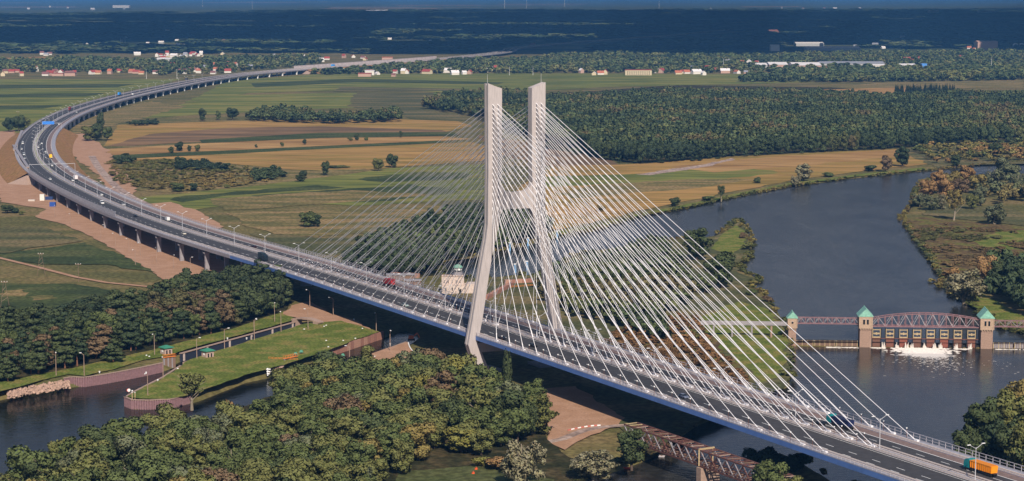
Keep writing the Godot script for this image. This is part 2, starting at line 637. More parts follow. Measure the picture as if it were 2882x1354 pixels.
func fields():
	var green := soil("meadow", [seen(98, 106, 56), seen(116, 120, 62), seen(134, 128, 72)], 260.0, 5.0)
	var dull := soil("dull", [seen(84, 86, 58), seen(102, 98, 66), seen(122, 110, 78)], 220.0, 4.0)
	var deep := soil("deep", [seen(62, 72, 46), seen(74, 84, 50), seen(88, 92, 58)], 180.0, 3.0)
	var tan := soil("stubble", [seen(152, 118, 76), seen(166, 130, 84), seen(176, 142, 94)], 300.0, 6.0)
	var gold := soil("gold", [seen(144, 122, 68), seen(160, 128, 76), seen(172, 136, 84)], 260.0, 6.0)
	var brown := soil("plough", [seen(112, 92, 70), seen(124, 100, 76), seen(140, 112, 82)], 240.0, 6.0)  # brown ground in three tones; the key only seeds its noise
	var dry := soil("dry", [seen(104, 100, 62), seen(124, 112, 72), seen(148, 126, 88)], 130.0, 3.0)
	var sand := soil("sand", [seen(158, 124, 100), seen(163, 128, 104), seen(169, 134, 111)], 60.0, 1.0, 5.0, true)
	var lawn := soil("lawn", [seen(96, 108, 48), seen(112, 120, 58), seen(132, 124, 70)], 70.0, 1.0, 6.0)
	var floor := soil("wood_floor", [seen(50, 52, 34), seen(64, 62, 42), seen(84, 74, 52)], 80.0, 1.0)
	var heath := soil("heath", [seen(92, 78, 56), seen(112, 92, 64), seen(106, 104, 56)], 70.0, 1.5)
	var purple := soil("bare", [seen(150, 130, 120), seen(168, 146, 136), seen(178, 158, 146)], 100.0, 2.0)
	# far plain, band by band
	field("plain", [-1200, -9, 1400, -9, 4000, -9, 3300, 152, 1900, 150, 900, 148, -400, 152], soil("far_wood", [seen(60, 70, 46), seen(78, 86, 52), seen(108, 104, 70)], 1500.0, 3.0), 0.0)
	for k in 26:
		var y = [8.0, 12.0, 17.0, 22.0, 60.0, 75.0, 90.0, 105.0, 120.0, 135.0][k % 10] + rng.randf_range(-3, 3)
		var x := rng.randf_range(-100, 2800)
		var w := rng.randf_range(120, 420)
		var t = 0.022 * (y + 14) + 0.6
		field("far_field", [x, y, x + w, y - t * 0.2, x + w * 1.1, y + t, x + w * 0.1, y + t * 1.3], [gold, tan, purple, dry][k % 4], 0.0)
	field("far_field", [15, 163, 176, 158, 182, 171, 20, 174], tan, 0.0)
	field("far_field", [60, 146, 118, 144, 124, 152, 66, 153], dry, 0.0)
	field("far_field", [360, 186, 440, 184, 470, 194, 380, 196], brown, 0.0)
	field("meadow", [-300, 222, 300, 224, 520, 222, 420, 245, 330, 262, 180, 305, 90, 350, 40, 400, -300, 420], green, 3.0, 40)
	for p in [[-200, 240, 380, 236, 330, 246, -200, 252], [-200, 268, 300, 262, 240, 272, -200, 277], [-200, 300, 180, 296, 120, 306, -200, 312]]:
		field("meadow_strip", p, deep, 2.0, 40)
	field("meadow", [640, 228, 900, 208, 1480, 206, 2200, 210, 2300, 232, 1700, 245, 1400, 262, 1260, 262, 1100, 250, 700, 262, 520, 290], green, 3.0, 40)
	field("meadow_strip", [700, 234, 1000, 222, 1420, 232, 1400, 238, 1000, 232, 720, 246], deep, 3.0, 30)
	field("meadow_strip", [960, 244, 1300, 250, 1280, 256, 940, 258], dull, 3.0, 30)
	field("meadow", [480, 300, 640, 268, 900, 262, 1120, 262, 1240, 280, 1100, 300, 820, 310, 520, 326, 380, 335, 420, 318], green, 3.0, 30)
	field("rough_ground", [280, 318, 420, 285, 520, 300, 380, 338, 320, 352, 200, 380, 190, 350], dry, 4.0, 20)
	field("rough_ground", [1000, 262, 1400, 262, 1480, 300, 1330, 340, 1160, 335, 980, 300], dull, 4.0, 20)
	field("stubble_field", [330, 352, 560, 344, 780, 338, 1060, 334, 1290, 342, 1330, 356, 1250, 372, 800, 380, 480, 402, 290, 412], gold, 2.0, 30)
	field("ploughed_field", [420, 378, 640, 360, 900, 356, 1240, 366, 1300, 380, 1100, 382, 820, 388, 560, 400, 380, 410, 300, 412], brown, 2.0, 30)  # a darker brown band between the neighbouring fields
	field("green_strip", [560, 394, 900, 374, 1280, 372, 1290, 382, 900, 388, 570, 404], deep, 1.5, 30)
	field("stubble_field", [300, 420, 560, 404, 900, 390, 1240, 384, 1330, 392, 1000, 412, 640, 428, 400, 440, 300, 436], tan, 2.0, 30)
	field("green_strip", [300, 438, 640, 424, 980, 408, 1240, 396, 1240, 402, 980, 416, 640, 434, 300, 448], deep, 1.0, 30)
	field("stubble_field", [310, 450, 640, 434, 980, 416, 1330, 400, 1440, 430, 1380, 452, 1180, 466, 980, 482, 820, 478, 620, 458, 480, 448, 300, 456], gold, 2.0, 30)
	field("stubble_field", [1340, 380, 1560, 410, 1700, 445, 1760, 470, 1560, 470, 1420, 440], brown, 2.0, 30)
	field("scrub_ground", [300, 456, 470, 450, 640, 462, 830, 482, 1040, 476, 940, 500, 740, 522, 560, 546, 420, 540, 320, 520, 240, 470], dry, 4.0, 14)
	field("meadow", [430, 552, 740, 522, 940, 496, 1100, 474, 1380, 462, 1400, 560, 1000, 580, 700, 565, 500, 600, 360, 562], green, 3.0, 20)
	for p in [[480, 556, 900, 522, 960, 530, 640, 552, 500, 570], [700, 552, 1160, 520, 1300, 540, 1100, 566, 760, 574], [820, 620, 1060, 600, 1280, 614, 1000, 636], [1000, 505, 1180, 484, 1330, 490, 1290, 505, 1080, 515]]:
		field("meadow_strip", p, deep, 4.0, 16)
	field("dry_grass", [600, 560, 980, 536, 1220, 548, 1000, 568, 700, 590, 620, 592], dry, 4.0, 16)
	field("dry_grass", [640, 600, 900, 592, 1240, 580, 1420, 600, 1360, 640, 1080, 655, 900, 668, 780, 660, 700, 640], dry, 4.0, 16)
	field("dry_grass", [700, 655, 900, 672, 1180, 660, 1380, 640, 1380, 720, 1100, 760, 950, 740, 800, 700], dull, 4.0, 16)
	# the far river bank
	field("bank_meadow", [1560, 470, 1790, 462, 2060, 442, 2520, 420, 2720, 412, 2620, 462, 2400, 486, 2219, 510, 2060, 540, 1900, 572, 1760, 604, 1660, 630, 1540, 655, 1420, 660, 1440, 600, 1470, 520], gold, 3.0, 20)
	field("bank_meadow", [1480, 500, 1760, 492, 2080, 470, 2200, 486, 2000, 510, 1700, 520, 1500, 530], green, 4.0, 16)
	field("bank_meadow", [1900, 470, 2120, 446, 2500, 424, 2640, 420, 2480, 446, 2240, 468, 2000, 486], tan, 4.0, 16)
	field("bank_meadow", [1700, 520, 1980, 504, 2120, 506, 1960, 530, 1740, 548, 1620, 560, 1560, 545], dry, 4.0, 14)
	field("bare_bank", [1790, 492, 1880, 478, 1990, 462, 2060, 446, 2070, 450, 1990, 470, 1900, 484, 1830, 494], purple, 2.0, 10)
	field("bank_edge", [1560, 652, 1680, 636, 1790, 604, 1925, 578, 2060, 548, 2219, 517, 2400, 493, 2600, 472, 2609, 478, 2400, 499, 2219, 524, 2060, 555, 1922, 586, 1782, 612, 1670, 645, 1556, 668], lawn, 1.0, 10)
	field("wood_floor", [1400, 270, 1560, 262, 1700, 255, 1900, 240, 2300, 246, 3100, 262, 3100, 402, 2882, 398, 2507, 418, 2050, 440, 1900, 455, 1790, 462, 1680, 440, 1540, 420, 1330, 330], floor, 4.0, 30)
	field("dry_meadow", [2330, 246, 2500, 232, 2882, 226, 2882, 250, 2640, 248, 2500, 256], dry, 3.0, 30)
	field("stubble_field", [2180, 262, 2330, 252, 2560, 246, 2560, 262, 2340, 268], tan, 3.0, 30)
	field("heath", [2520, 420, 2720, 408, 3000, 400, 3000, 460, 2760, 464, 2640, 474], dull, 3.0, 16)
	# the right bank
	field("heath", [2545, 618, 2620, 612, 2700, 622, 2882, 640, 3000, 660, 3000, 780, 2800, 800, 2700, 790, 2650, 770, 2622, 712, 2590, 680, 2562, 642], heath, 2.0, 10)
	field("bank_meadow", [2742, 672, 2820, 652, 2900, 648, 2900, 700, 2800, 706, 2760, 700], lawn, 2.0, 8)
	field("bank_meadow", [2700, 838, 2760, 826, 2810, 850, 2850, 880, 2900, 900, 2900, 920, 2800, 902], lawn, 1.0, 8)
	field("bank_meadow", [2600, 560, 2700, 580, 2850, 590, 2900, 610, 2882, 636, 2700, 618, 2600, 606], dull, 2.0, 10)
	# the islands under and beyond the bridge
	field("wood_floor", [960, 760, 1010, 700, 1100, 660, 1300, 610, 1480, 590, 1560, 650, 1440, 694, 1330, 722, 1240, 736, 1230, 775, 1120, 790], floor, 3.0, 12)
	field("island_grass", [1250, 800, 1440, 782, 1515, 782, 1545, 772, 1616, 730, 1690, 714, 1873, 686, 2005, 676, 2046, 652, 2078, 628, 2096, 640, 2104, 672, 2112, 694, 2100, 730, 2070, 748, 2080, 770, 2120, 784, 2090, 812, 2126, 822, 2176, 870, 2190, 900, 2222, 960, 2220, 1085, 2100, 1136, 1960, 1195, 1830, 1285, 1760, 1220, 1600, 1050, 1480, 990, 1380, 900], dull, 1.5, 8)
	field("island_lawn", [1960, 900, 2080, 850, 2150, 868, 2190, 905, 2215, 955, 2214, 1060, 2140, 1080, 2060, 1000, 1980, 960], lawn, 2.0, 8)
	field("heath", [1800, 880, 1960, 890, 2020, 980, 2120, 1080, 2100, 1120, 1960, 1060, 1800, 980], heath, 3.0, 8)
	field("spit_grass", [2040, 655, 2072, 636, 2094, 650, 2096, 690, 2060, 720, 2000, 700], lawn, 1.0, 6)
	# the land below the viaduct, on the camera's side
	field("sandy_ground", [60, 500, 130, 490, 300, 590, 480, 660, 640, 740, 740, 790, 560, 790, 460, 790, 380, 740, 300, 690, 240, 660, 170, 630, 100, 612, 130, 590, 0, 570, 0, 528], sand, 1.5, 8)
	field("dark_meadow", [-60, 724, 240, 684, 350, 720, 440, 770, 300, 745, 120, 745], deep, 3.0, 10)
	field("meadow", [-60, 640, 120, 640, 230, 680, -60, 722], dull, 3.0, 10)
	field("meadow", [-60, 800, 200, 800, 440, 840, 380, 850, 200, 880, -60, 870], deep, 3.0, 10)
	field("dry_patch", [10, 820, 70, 816, 82, 826, 60, 838, 0, 836], dry, 3.0, 4)
	field("dry_patch", [76, 838, 150, 834, 165, 842, 90, 848], dry, 3.0, 4)
	strip("farm_track", [-60, 712, 0, 728, 100, 752, 215, 782, 300, 797, 390, 806, 470, 814], 3.4, sand)
	field("sandy_ground", [420, 575, 480, 570, 560, 596, 630, 640, 600, 652, 520, 630, 430, 596], sand, 2.0, 10)
	field("sandy_ground", [180, 380, 240, 376, 300, 420, 330, 470, 380, 520, 380, 560, 330, 560, 260, 480, 200, 440], sand, 3.0, 12)
	strip("access_road", [258, 440, 275, 470, 300, 500, 330, 530, 370, 556, 420, 580], 7.0, purple)
	field("sandy_ground", [-60, 380, 40, 366, 60, 420, 40, 500, 60, 540, -60, 560], sand, 3.0, 12)
	# the wood on the left and the lock island
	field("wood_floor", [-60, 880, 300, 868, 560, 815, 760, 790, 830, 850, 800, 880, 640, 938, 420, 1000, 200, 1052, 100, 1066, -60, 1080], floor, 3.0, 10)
	field("bank_grass", [-60, 1082, 30, 1075, 100, 1058, 200, 1040, 420, 990, 640, 932, 800, 878, 832, 902, 506, 992, 480, 1002, 457, 1007, 403, 1016, 317, 1043, 239, 1061, 194, 1056, 120, 1072, 60, 1090, -60, 1118], lawn, 1.0, 8)
	field("sandy_ground", [796, 886, 820, 862, 870, 850, 920, 880, 990, 902, 1060, 936, 1000, 930, 880, 905, 850, 902], sand, 1.0, 6)
	field("lock_lawn", [357, 1119, 376, 1108, 461, 1065, 510, 1034, 520, 1022, 562, 1006, 856, 914, 960, 905, 1068, 936, 1006, 956, 940, 982, 886, 1002, 800, 1030, 690, 1058, 640, 1076, 560, 1106, 520, 1118, 470, 1126, 396, 1125, 364, 1121], lawn, 0.8, 6)
	field("sandy_ground", [952, 1030, 1040, 1000, 1148, 966, 1160, 990, 1180, 1016, 1070, 1040, 960, 1062], sand, 1.0, 6)
	field("pier_apron", [1262, 1020, 1310, 1030, 1345, 1060, 1400, 1080, 1440, 1120, 1280, 1090], sand, 1.0, 6)
	field("sandy_ground", [1520, 1098, 1620, 1090, 1760, 1180, 1740, 1200, 1640, 1240, 1590, 1270, 1540, 1240, 1530, 1180], sand, 1.5, 6)
	strip("footpath", [1520, 1252, 1580, 1240, 1640, 1216, 1690, 1206, 1760, 1200], 4.0, purple)
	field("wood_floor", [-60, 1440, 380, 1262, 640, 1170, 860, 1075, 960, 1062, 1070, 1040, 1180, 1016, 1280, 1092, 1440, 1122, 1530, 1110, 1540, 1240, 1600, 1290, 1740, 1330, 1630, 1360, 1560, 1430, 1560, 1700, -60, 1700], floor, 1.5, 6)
	field("bank_meadow", [1120, 1330, 1380, 1310, 1480, 1340, 1560, 1354, 1560, 1450, 1100, 1450], deep, 1.5, 6)


func clouds():
	# one broad cloud far up, out of sight, whose shadow lies on the distant woods
	var s := Shape.new()
	var f := FastNoiseLite.new()
	f.seed = 7
	f.frequency = 0.0006
	f.fractal_octaves = 4
	var sx := 0.194 / tan(0.66)
	var sz := 0.981 / tan(0.66)
	var alt := 520.0
	var n := 110
	var pts := []
	for j in n + 1:
		var row := []
		var depth := lerpf(5000.0, 27000.0, float(j) / n)
		for i in n + 1:
			var x := lerpf(-8500.0, 10500.0, float(i) / n)
			var edge := minf(minf((depth - 5650.0) / 500.0, (18500.0 + 0.9 * x + 9000.0 * f.get_noise_2d(x * 0.25 + 900.0, 77.0) - depth) / 2500.0), 0.62) + f.get_noise_2d(x, depth) * 1.5
			row.append([Vector3(x + sx * alt, alt, -depth + sz * alt), clampf(edge, 0.0, 1.0)])
		pts.append(row)
	for j in n:
		for i in n:
			var q := [pts[j][i], pts[j][i + 1], pts[j + 1][i + 1], pts[j + 1][i]]
			if q[0][1] + q[1][1] + q[2][1] + q[3][1] <= 0.5:
				continue
			var up := []
			var dn := []
			for c in q:
				up.append(c[0] + Vector3.UP * c[1] * 150.0)
				dn.append(c[0] - Vector3.UP * c[1] * 25.0)
			s.quad(up[0], up[1], up[2], up[3])
			s.quad(dn[3], dn[2], dn[1], dn[0])
	setting("cloud", s.mesh(), mat(Color(0.93, 0.93, 0.94), 1.0), "stuff")


# ---------------------------------------------------------------- the cable-stayed bridge
func on(u: float, n: float, y: float) -> Vector3:      # u along the bridge, n across (near side positive), y up
	return C0 + UU * u + NN * n + Vector3.UP * y

func bridge():
	var root := thing("cable_stayed_bridge", "white cable-stayed motorway bridge with a tall H-shaped pylon and two decks", "bridge", C0)
	for side in [1.0, -1.0]:
		var leg := Shape.new()
		leg.o = C0
		var rows := [[120.8, 13.5, 118.6, 7.0], [84, 13.4, 84, 7.1], [62, 13.7, 62, 8.4], [56, 14.5, 56, 9.9], [49, 15.9, 49, 11.7], [37, 18.2, 37, 13.8], [22, 20.9, 22, 16.3], [11.9, 22.9, 12.6, 18.5], [5.6, 20.9, 5.4, 15.4], [-1.0, 18.3, -1.0, 12.4]]
		for lay in [[0.42, 1.75, 0.0], [-1.75, -0.42, 0.0], [-0.42, 0.42, 0.75]]:
			for i in rows.size() - 1:
				var a: Array = rows[i]
				var b: Array = rows[i + 1]
				var q := PackedVector2Array([Vector2(a[1] - lay[2], a[0]), Vector2(a[3], a[2]), Vector2(b[3], b[2]), Vector2(b[1] - lay[2], b[0])])
				leg.slab(q, func(n, y, t): return on(t, n * side, y), lay[0], lay[1])
		var l := part("pylon_leg", leg.mesh(), M.white, root)
		l.set_meta("label", "near pylon leg, kinked inwards under the deck" if side > 0 else "far pylon leg behind the decks")
		var foot := Shape.new()
		foot.o = C0
		foot.block(on(0, 15.0 * side, 0.35), Vector3(11, 1.5, 12), UU)
		part("footing", foot.mesh(), M.concrete, root)
		var capm := Shape.new()      # mast light on the leg's top
		capm.o = C0
		capm.tube(on(-0.6, 12.6 * side, 120.4), on(-0.6, 12.6 * side, 124.5), 0.09, 0.05, 5)
		part("lightning_rod", capm.mesh(), M.lamp, root)
	var beam := Shape.new()
	beam.o = C0
	var prof := [[-8.3, 80.0, 63.6], [-7.5, 79.0, 66.2], [-6.4, 76.8, 67.9], [-4.4, 75.4, 68.0], [0.0, 75.0, 68.0], [4.4, 75.4, 68.0], [6.4, 76.8, 67.9], [7.5, 79.0, 66.2], [8.3, 80.0, 63.6]]
	for k in prof.size() - 1:
		var a: Array = prof[k]
		var b: Array = prof[k + 1]
		beam.slab(PackedVector2Array([Vector2(a[0], a[2]), Vector2(b[0], b[2]), Vector2(b[0], b[1]), Vector2(a[0], a[1])]), func(n, y, t): return on(t, n, y), -1.3, 1.3)
	part("crossbeam", beam.mesh(), M.white, root).set_meta("label", "upper crossbeam with rounded haunches")
	var low := Shape.new()
	low.o = C0
	low.slab(PackedVector2Array([Vector2(-18.5, 8.2), Vector2(18.5, 8.2), Vector2(19.5, 12.3), Vector2(-19.5, 12.3)]), func(n, y, t): return on(t, n, y), -1.5, 1.5)
	part("crossbeam", low.mesh(), M.white, root).set_meta("label", "lower crossbeam under the decks")
	# stay cables: four planes of 2 x 20
	for plane in [17.9, 0.85, -0.85, -17.9]:
		var leg_n := 10.2 * signf(plane)
		for dir in [1.0, -1.0]:
			var tall := 66.0
			for k in 20:
				var u = (18.2 + 12.0 * k) * dir
				var foot := on(u, plane, road(u, 0).y + 0.2)
				var top := on(1.6 * dir, leg_n + 1.15 * signf(plane - leg_n), tall)
				var s := Shape.new()
				s.o = C0
				var d := (top - foot).normalized()
				s.tube(foot + d * 3.2, top, 0.118, 0.118, 6)
				s.tube(foot, foot + d * 3.4, 0.2, 0.2, 6)
				s.block(foot + Vector3(0, 0.1, 0), Vector3(1.6, 0.9, 0.9), UU)
				s.tube(top - d * 1.6, top + d * 0.2, 0.18, 0.24, 6)
				part("stay_cable", s.mesh(), M.cable, root)
				tall += lerpf(3.1, 1.75, k / 18.0)
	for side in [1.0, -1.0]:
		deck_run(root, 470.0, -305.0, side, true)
	var grate := Shape.new()
	grate.o = C0
	sweep(grate, 470, -305, -0.62, 0.62, -0.3, -0.1)
	part("median_grating", grate.mesh(), M.median, root)
	for u in [304.0, -305.0, -268.0]:      # piers of the side spans
		for n in [10.5, -10.5]:
			var p := Shape.new()
			p.o = C0
			p.block(on(u, n, 5.6), Vector3(2.2, 14.4, 6.0), UU)
			part("pier", p.mesh(), M.concrete, root)


func deck_run(root: Node3D, u0: float, u1: float, side: float, stays: bool):
	# one carriageway with its slab, road surface, kerbs, guard rails and outer railing
	var o := root.position
	var near := side > 0
	var span := func(s: Shape, a: float, b: float, y0: float, y1: float): sweep(s, u0, u1, minf(a * side, b * side), maxf(a * side, b * side), y0, y1)
	var slab := Shape.new(); slab.o = o
	span.call(slab, 0.75, 19.5, -1.7, 0.0)
	span.call(slab, 4.0, 16.0, -2.9, -1.7)
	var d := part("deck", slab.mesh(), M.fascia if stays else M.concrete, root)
	d.set_meta("label", "near carriageway deck" if near else "far carriageway deck")
	var road_s := Shape.new(); road_s.o = o
	span.call(road_s, 1.9, 16.6 if near else 10.5, 0.018, 0.018)
	part("road_surface", road_s.mesh(), M.asphalt, d)
	if not near:
		var sh := Shape.new(); sh.o = o
		span.call(sh, 10.7, 15.0, 0.022, 0.022)
		part("hard_shoulder", sh.mesh(), M.shoulder, d)
	var lines := Shape.new(); lines.o = o
	if near:
		dashes(lines, u0, u1, 13.85, 4.2, 7.8)
		dashes(lines, u0 - 2.0, u1, 10.1, 4.2, 7.8)
		sweep(lines, u0, u1, 2.5, 2.7, 0.036, 0.036)
	else:
		dashes(lines, u0, u1, -3.4, 4.2, 7.8)
		dashes(lines, u0 - 2.0, u1, -6.9, 4.2, 7.8)
		sweep(lines, u0, u1, -10.75, -10.45, 0.036, 0.036)
	part("lane_markings", lines.mesh(), M.paint, d, true)
	var kerb := Shape.new(); kerb.o = o
	span.call(kerb, 0.7, 1.9, 0.0, 0.22)
	span.call(kerb, 16.7 if near else 15.1, 19.5, 0.0, 0.2)
	part("kerb", kerb.mesh(), M.median, d)
	var g := Shape.new(); g.o = o
	var lat := 16.9 * side if near else 15.3 * side
	for l in [1.75 * side, lat]:
		sweep(g, u0, u1, l - 0.13, l + 0.13, 0.62, 0.98)
		sweep(g, u0, u1, l - 0.2, l + 0.2, 0.2, 0.34)
	var u := u0
	while u > u1:
		for l in [1.75 * side, lat]:
			var p := road(u, l, 0.1)
			g.bar(p, p + Vector3.UP * 0.7, 0.12, 0.12)
		u -= 4.0
	part("guard_rail", g.mesh(), M.guard, d, true)
	var r := Shape.new(); r.o = o
	if stays:
		fence_line(r, u0, u1, 19.3 * side, 1.35 if near else 2.0, 2.2 if near else 3.2, 0.2)
	else:
		fence_line(r, u0, u1, 19.3 * side, 1.2, 5.0, 0.2)
	part("railing", r.mesh(), M.rail, root, true)


func viaduct():
	var va := thing("approach_viaduct", "grey concrete approach viaduct on paired round-nosed piers beside the sandy ground", "viaduct", road(-620, 0, 0) * Vector3(1, 0, 1))
	for side in [1.0, -1.0]:
		deck_run(va, -305.5, -932.0, side, false)
	var mid := Shape.new(); mid.o = va.position
	sweep(mid, -305.5, -932, -0.74, 0.74, -0.5, 0.02)
	part("median_strip", mid.mesh(), M.median, va)
	piers(va, -350, -925, 47.0)
	var wall := Shape.new(); wall.o = va.position       # the grey screen along the near edge
	sweep(wall, -546, -932, 18.9, 19.15, 0.2, 3.6)
	part("noise_screen", wall.mesh(), mat(Color(0.60, 0.62, 0.68), 0.7, 0.05), va).set_meta("label", "plain grey noise screen on the near edge")
	var posts := Shape.new(); posts.o = va.position
	var u := -546.0
	while u > -930:
		var p := road(u, 19.22, 0.1)
		posts.bar(p, p + Vector3.UP * 3.7, 0.2, 0.2)
		u -= 4.0
	part("screen_posts", posts.mesh(), M.concrete, va, true)
	var vb := thing("far_viaduct", "long curving far viaduct on a row of white piers across the meadows", "viaduct", road(-2300, 0, 0) * Vector3(1, 0, 1))
	for side in [1.0, -1.0]:
		deck_run(vb, -1500.0, -3060.0, side, false)
	var mid2 := Shape.new(); mid2.o = vb.position
	sweep(mid2, -1500, -3060, -0.74, 0.74, -0.5, 0.02)
	part("median_strip", mid2.mesh(), M.median, vb)
	piers(vb, -1530, -3045, 47.0)
	# embankments between and beyond
	var em := embank(-932, -1500, 9.0)
	setting("embankment", em.mesh(), soil("bank", [seen(150, 112, 78), seen(164, 124, 88), seen(140, 112, 66)], 60.0))
	setting("embankment", embank(-3060, -3560, 9.0).mesh(), soil("bank", []))
	var hw := thing("motorway", "motorway on the brown embankment in the bend between the two viaducts", "road", road(-1200, 0, 0) * Vector3(1, 0, 1))
	for side in [1.0, -1.0]:
		deck_run(hw, -932.5, -1499.5, side, false)
	var mg := Shape.new(); mg.o = hw.position
	sweep(mg, -932.5, -1499.5, -0.74, 0.74, -0.5, 0.3)
	part("median_strip", mg.mesh(), mat(seen(150, 150, 120), 1.0, 0.1), hw)
	var hw2 := thing("motorway", "motorway running on to the distant woods beyond the far viaduct", "road", road(-3300, 0, 0) * Vector3(1, 0, 1))
	for side in [1.0, -1.0]:
		deck_run(hw2, -3060.5, -6900.0, side, false)
	# long pale noise wall on the far embankment's near side
	var nw := Shape.new()
	nw.o = road(-3300, 20.5) * Vector3(1, 0, 1)
	sweep(nw, -3075, -3560, 20.2, 20.6, -2.0, 5.5)
	var n := thing("noise_wall", "long pale noise wall where the motorway leaves the far viaduct", "noise wall", nw.o)
	part("wall_panel", nw.mesh(), mat(Color(0.84, 0.78, 0.76), 0.9, 0.02), n)
	var cap := Shape.new(); cap.o = nw.o
	sweep(cap, -3075, -3560, 20.1, 20.7, 5.5, 5.9)
	part("coping", cap.mesh(), M.concrete, n)
	# abutments
	for e in [[-930.0, 1], [-1502.0, -1], [-3062.0, 1]]:
		var ab := Shape.new()
		ab.o = road(e[0], 0, 0) * Vector3(1, 0, 1)
		var dir := road_dir(e[0])
		var c := ab.o
		var h := road(e[0], 0).y - 2.0
		var nn := dir.cross(Vector3.UP)
		for k in [1.0, -1.0]:
			var a: Vector3 = c + nn * 21.5 * k
			var b: Vector3 = a + nn * 17.0 * k + dir * (2.0 * e[1])
			var d: Vector3 = a - dir * (15.0 * e[1])
			var tp: Vector3 = a + Vector3.UP * h
			ab.hexa([a, b, d, a - dir * 0.1, tp, tp + dir * 0.1, tp - dir * 0.1, tp + nn * 0.1])
		ab.hexa([c - nn * 21.5 + dir * 2.0, c + nn * 21.5 + dir * 2.0, c + nn * 21.5 - dir * 12.0 * e[1], c - nn * 21.5 - dir * 12.0 * e[1], c - nn * 21.5 + dir * 2 + Vector3.UP * h, c + nn * 21.5 + dir * 2 + Vector3.UP * h, c + nn * 21.5 + Vector3.UP * h, c - nn * 21.5 + Vector3.UP * h])
		var ao := thing("abutment", ["grey sloped concrete abutment where the near viaduct meets the embankment", "pale abutment at the start of the far viaduct", "pale abutment at the far end of the far viaduct"][0 if e[0] > -1000 else (1 if e[0] > -2000 else 2)], "abutment", ab.o)
		part("slope_paving", ab.mesh(), M.stone, ao)


func piers(root: Node3D, u0: float, u1: float, step: float):
	var u := u0
	while u > u1:
		for lat in [17.2, 5.5, -5.5, -17.2]:
			var p := road(u, lat) * Vector3(1, 0, 1)
			var h := road(u, 0).y - 2.9
			var s := Shape.new()
			s.o = root.position
			var d := road_dir(u)
			s.block(p + Vector3.UP * (h - 0.5) / 2, Vector3(1.7, h + 0.5, 2.4), d)
			s.block(p + Vector3.UP * (h - 0.35), Vector3(2.1, 0.7, 4.2), d)
			part("pier", s.mesh(), M.paint if u < -1400 else M.concrete, root)
		u -= step


func embank(u0: float, u1: float, h: float) -> Shape:
	var s := Shape.new()
	var last := []
	for x in stations(u0, u1):
		var y := road(x, 0).y - 0.25
		var w := 20.4 + y * 1.9
		var now := [road(x, w) * Vector3(1, 0, 1), road(x, 20.4, -0.25), road(x, -20.4, -0.25), road(x, -w) * Vector3(1, 0, 1)]
		if last:
			for i in 3:
				s.quad(last[i], last[i + 1], now[i + 1], now[i])
		last = now
	return s


# ---------------------------------------------------------------- the weir
const WE := Vector3(0.9972, 0, 0.0745)     # along the weir, towards the right
const WB := Vector3(0.0745, 0, -0.9972)    # upstream

func weir_tower(front: Vector3, w: float, deep: float, corbel: float, eaves: float, apex: float, label: String, windows: int):
	var t := thing("weir_tower", label, "tower", Vector3(front.x, -6, front.z), "brick towers of the weir")
	var c := Vector3(front.x, 0, front.z) + WB * deep / 2
	var o := t.position
	var s := Shape.new(); s.o = o
	s.block(c + Vector3.UP * (corbel - 6.5) / 2, Vector3(w, corbel + 6.5, deep), WE)
	part("shaft", s.mesh(), M.red_brick, t)
	s = Shape.new(); s.o = o
	s.block(c + Vector3.UP * (corbel + eaves) / 2, Vector3(w + 0.8, eaves - corbel, deep + 0.8), WE)
	part("upper_storey", s.mesh(), M.tan_brick, t)
	s = Shape.new(); s.o = o
	s.block(c + Vector3.UP * (corbel + 0.05), Vector3(w + 1.05, 0.35, deep + 1.05), WE)
	for k in 5:
		s.block(c - WB * (deep / 2 + 0.3) + WE * (k - 2) * (w / 4.6) + Vector3.UP * (corbel - 0.4), Vector3(0.4, 0.6, 0.5), WE)
	for k in [-1.0, 1.0]:
		s.block(c - WB * (deep / 2 + 0.45) + WE * k * (w / 2 + 0.25) + Vector3.UP * (corbel + eaves) / 2, Vector3(0.45, eaves - corbel - 0.1, 0.3), WE)
	part("corbel", s.mesh(), M.tan_brick, t)
	s = Shape.new(); s.o = o
	s.slab(PackedVector2Array([Vector2(-w / 2 - 0.9, eaves), Vector2(w / 2 + 0.9, eaves), Vector2(w * 0.28, eaves + (apex - eaves) * 0.58), Vector2(0, apex), Vector2(-w * 0.28, eaves + (apex - eaves) * 0.58)]), func(a, b, d): return c + WE * a + Vector3.UP * b + WB * d, -deep / 2 - 0.6, deep / 2 + 0.6)
	part("roof", s.mesh(), M.copper, t)
	for k in windows:
		s = Shape.new(); s.o = o
		var wc := c - WB * (deep / 2 + 0.42) + WE * ((k - (windows - 1) / 2.0) * 1.7) + Vector3.UP * (corbel + (eaves - corbel) * 0.55)
		s.block(wc, Vector3(0.85, 2.3 if windows > 1 else 1.0, 0.12), WE)
		var win := part("window", s.mesh(), M.glass, t)
		s = Shape.new(); s.o = o
		s.block(wc + Vector3.UP * (1.25 if windows > 1 else 0.6) - WB * 0.05, Vector3(1.2, 0.25, 0.2), WE)
		part("lintel", s.mesh(), M.pale_brick, win)
	s = Shape.new(); s.o = o
	s.block(c + WB * 0 + Vector3.UP * (apex - 0.15) , Vector3(0.3, 0.3, deep + 1.6), WE)
	part("ridge_cap", s.mesh(), M.copper, t)


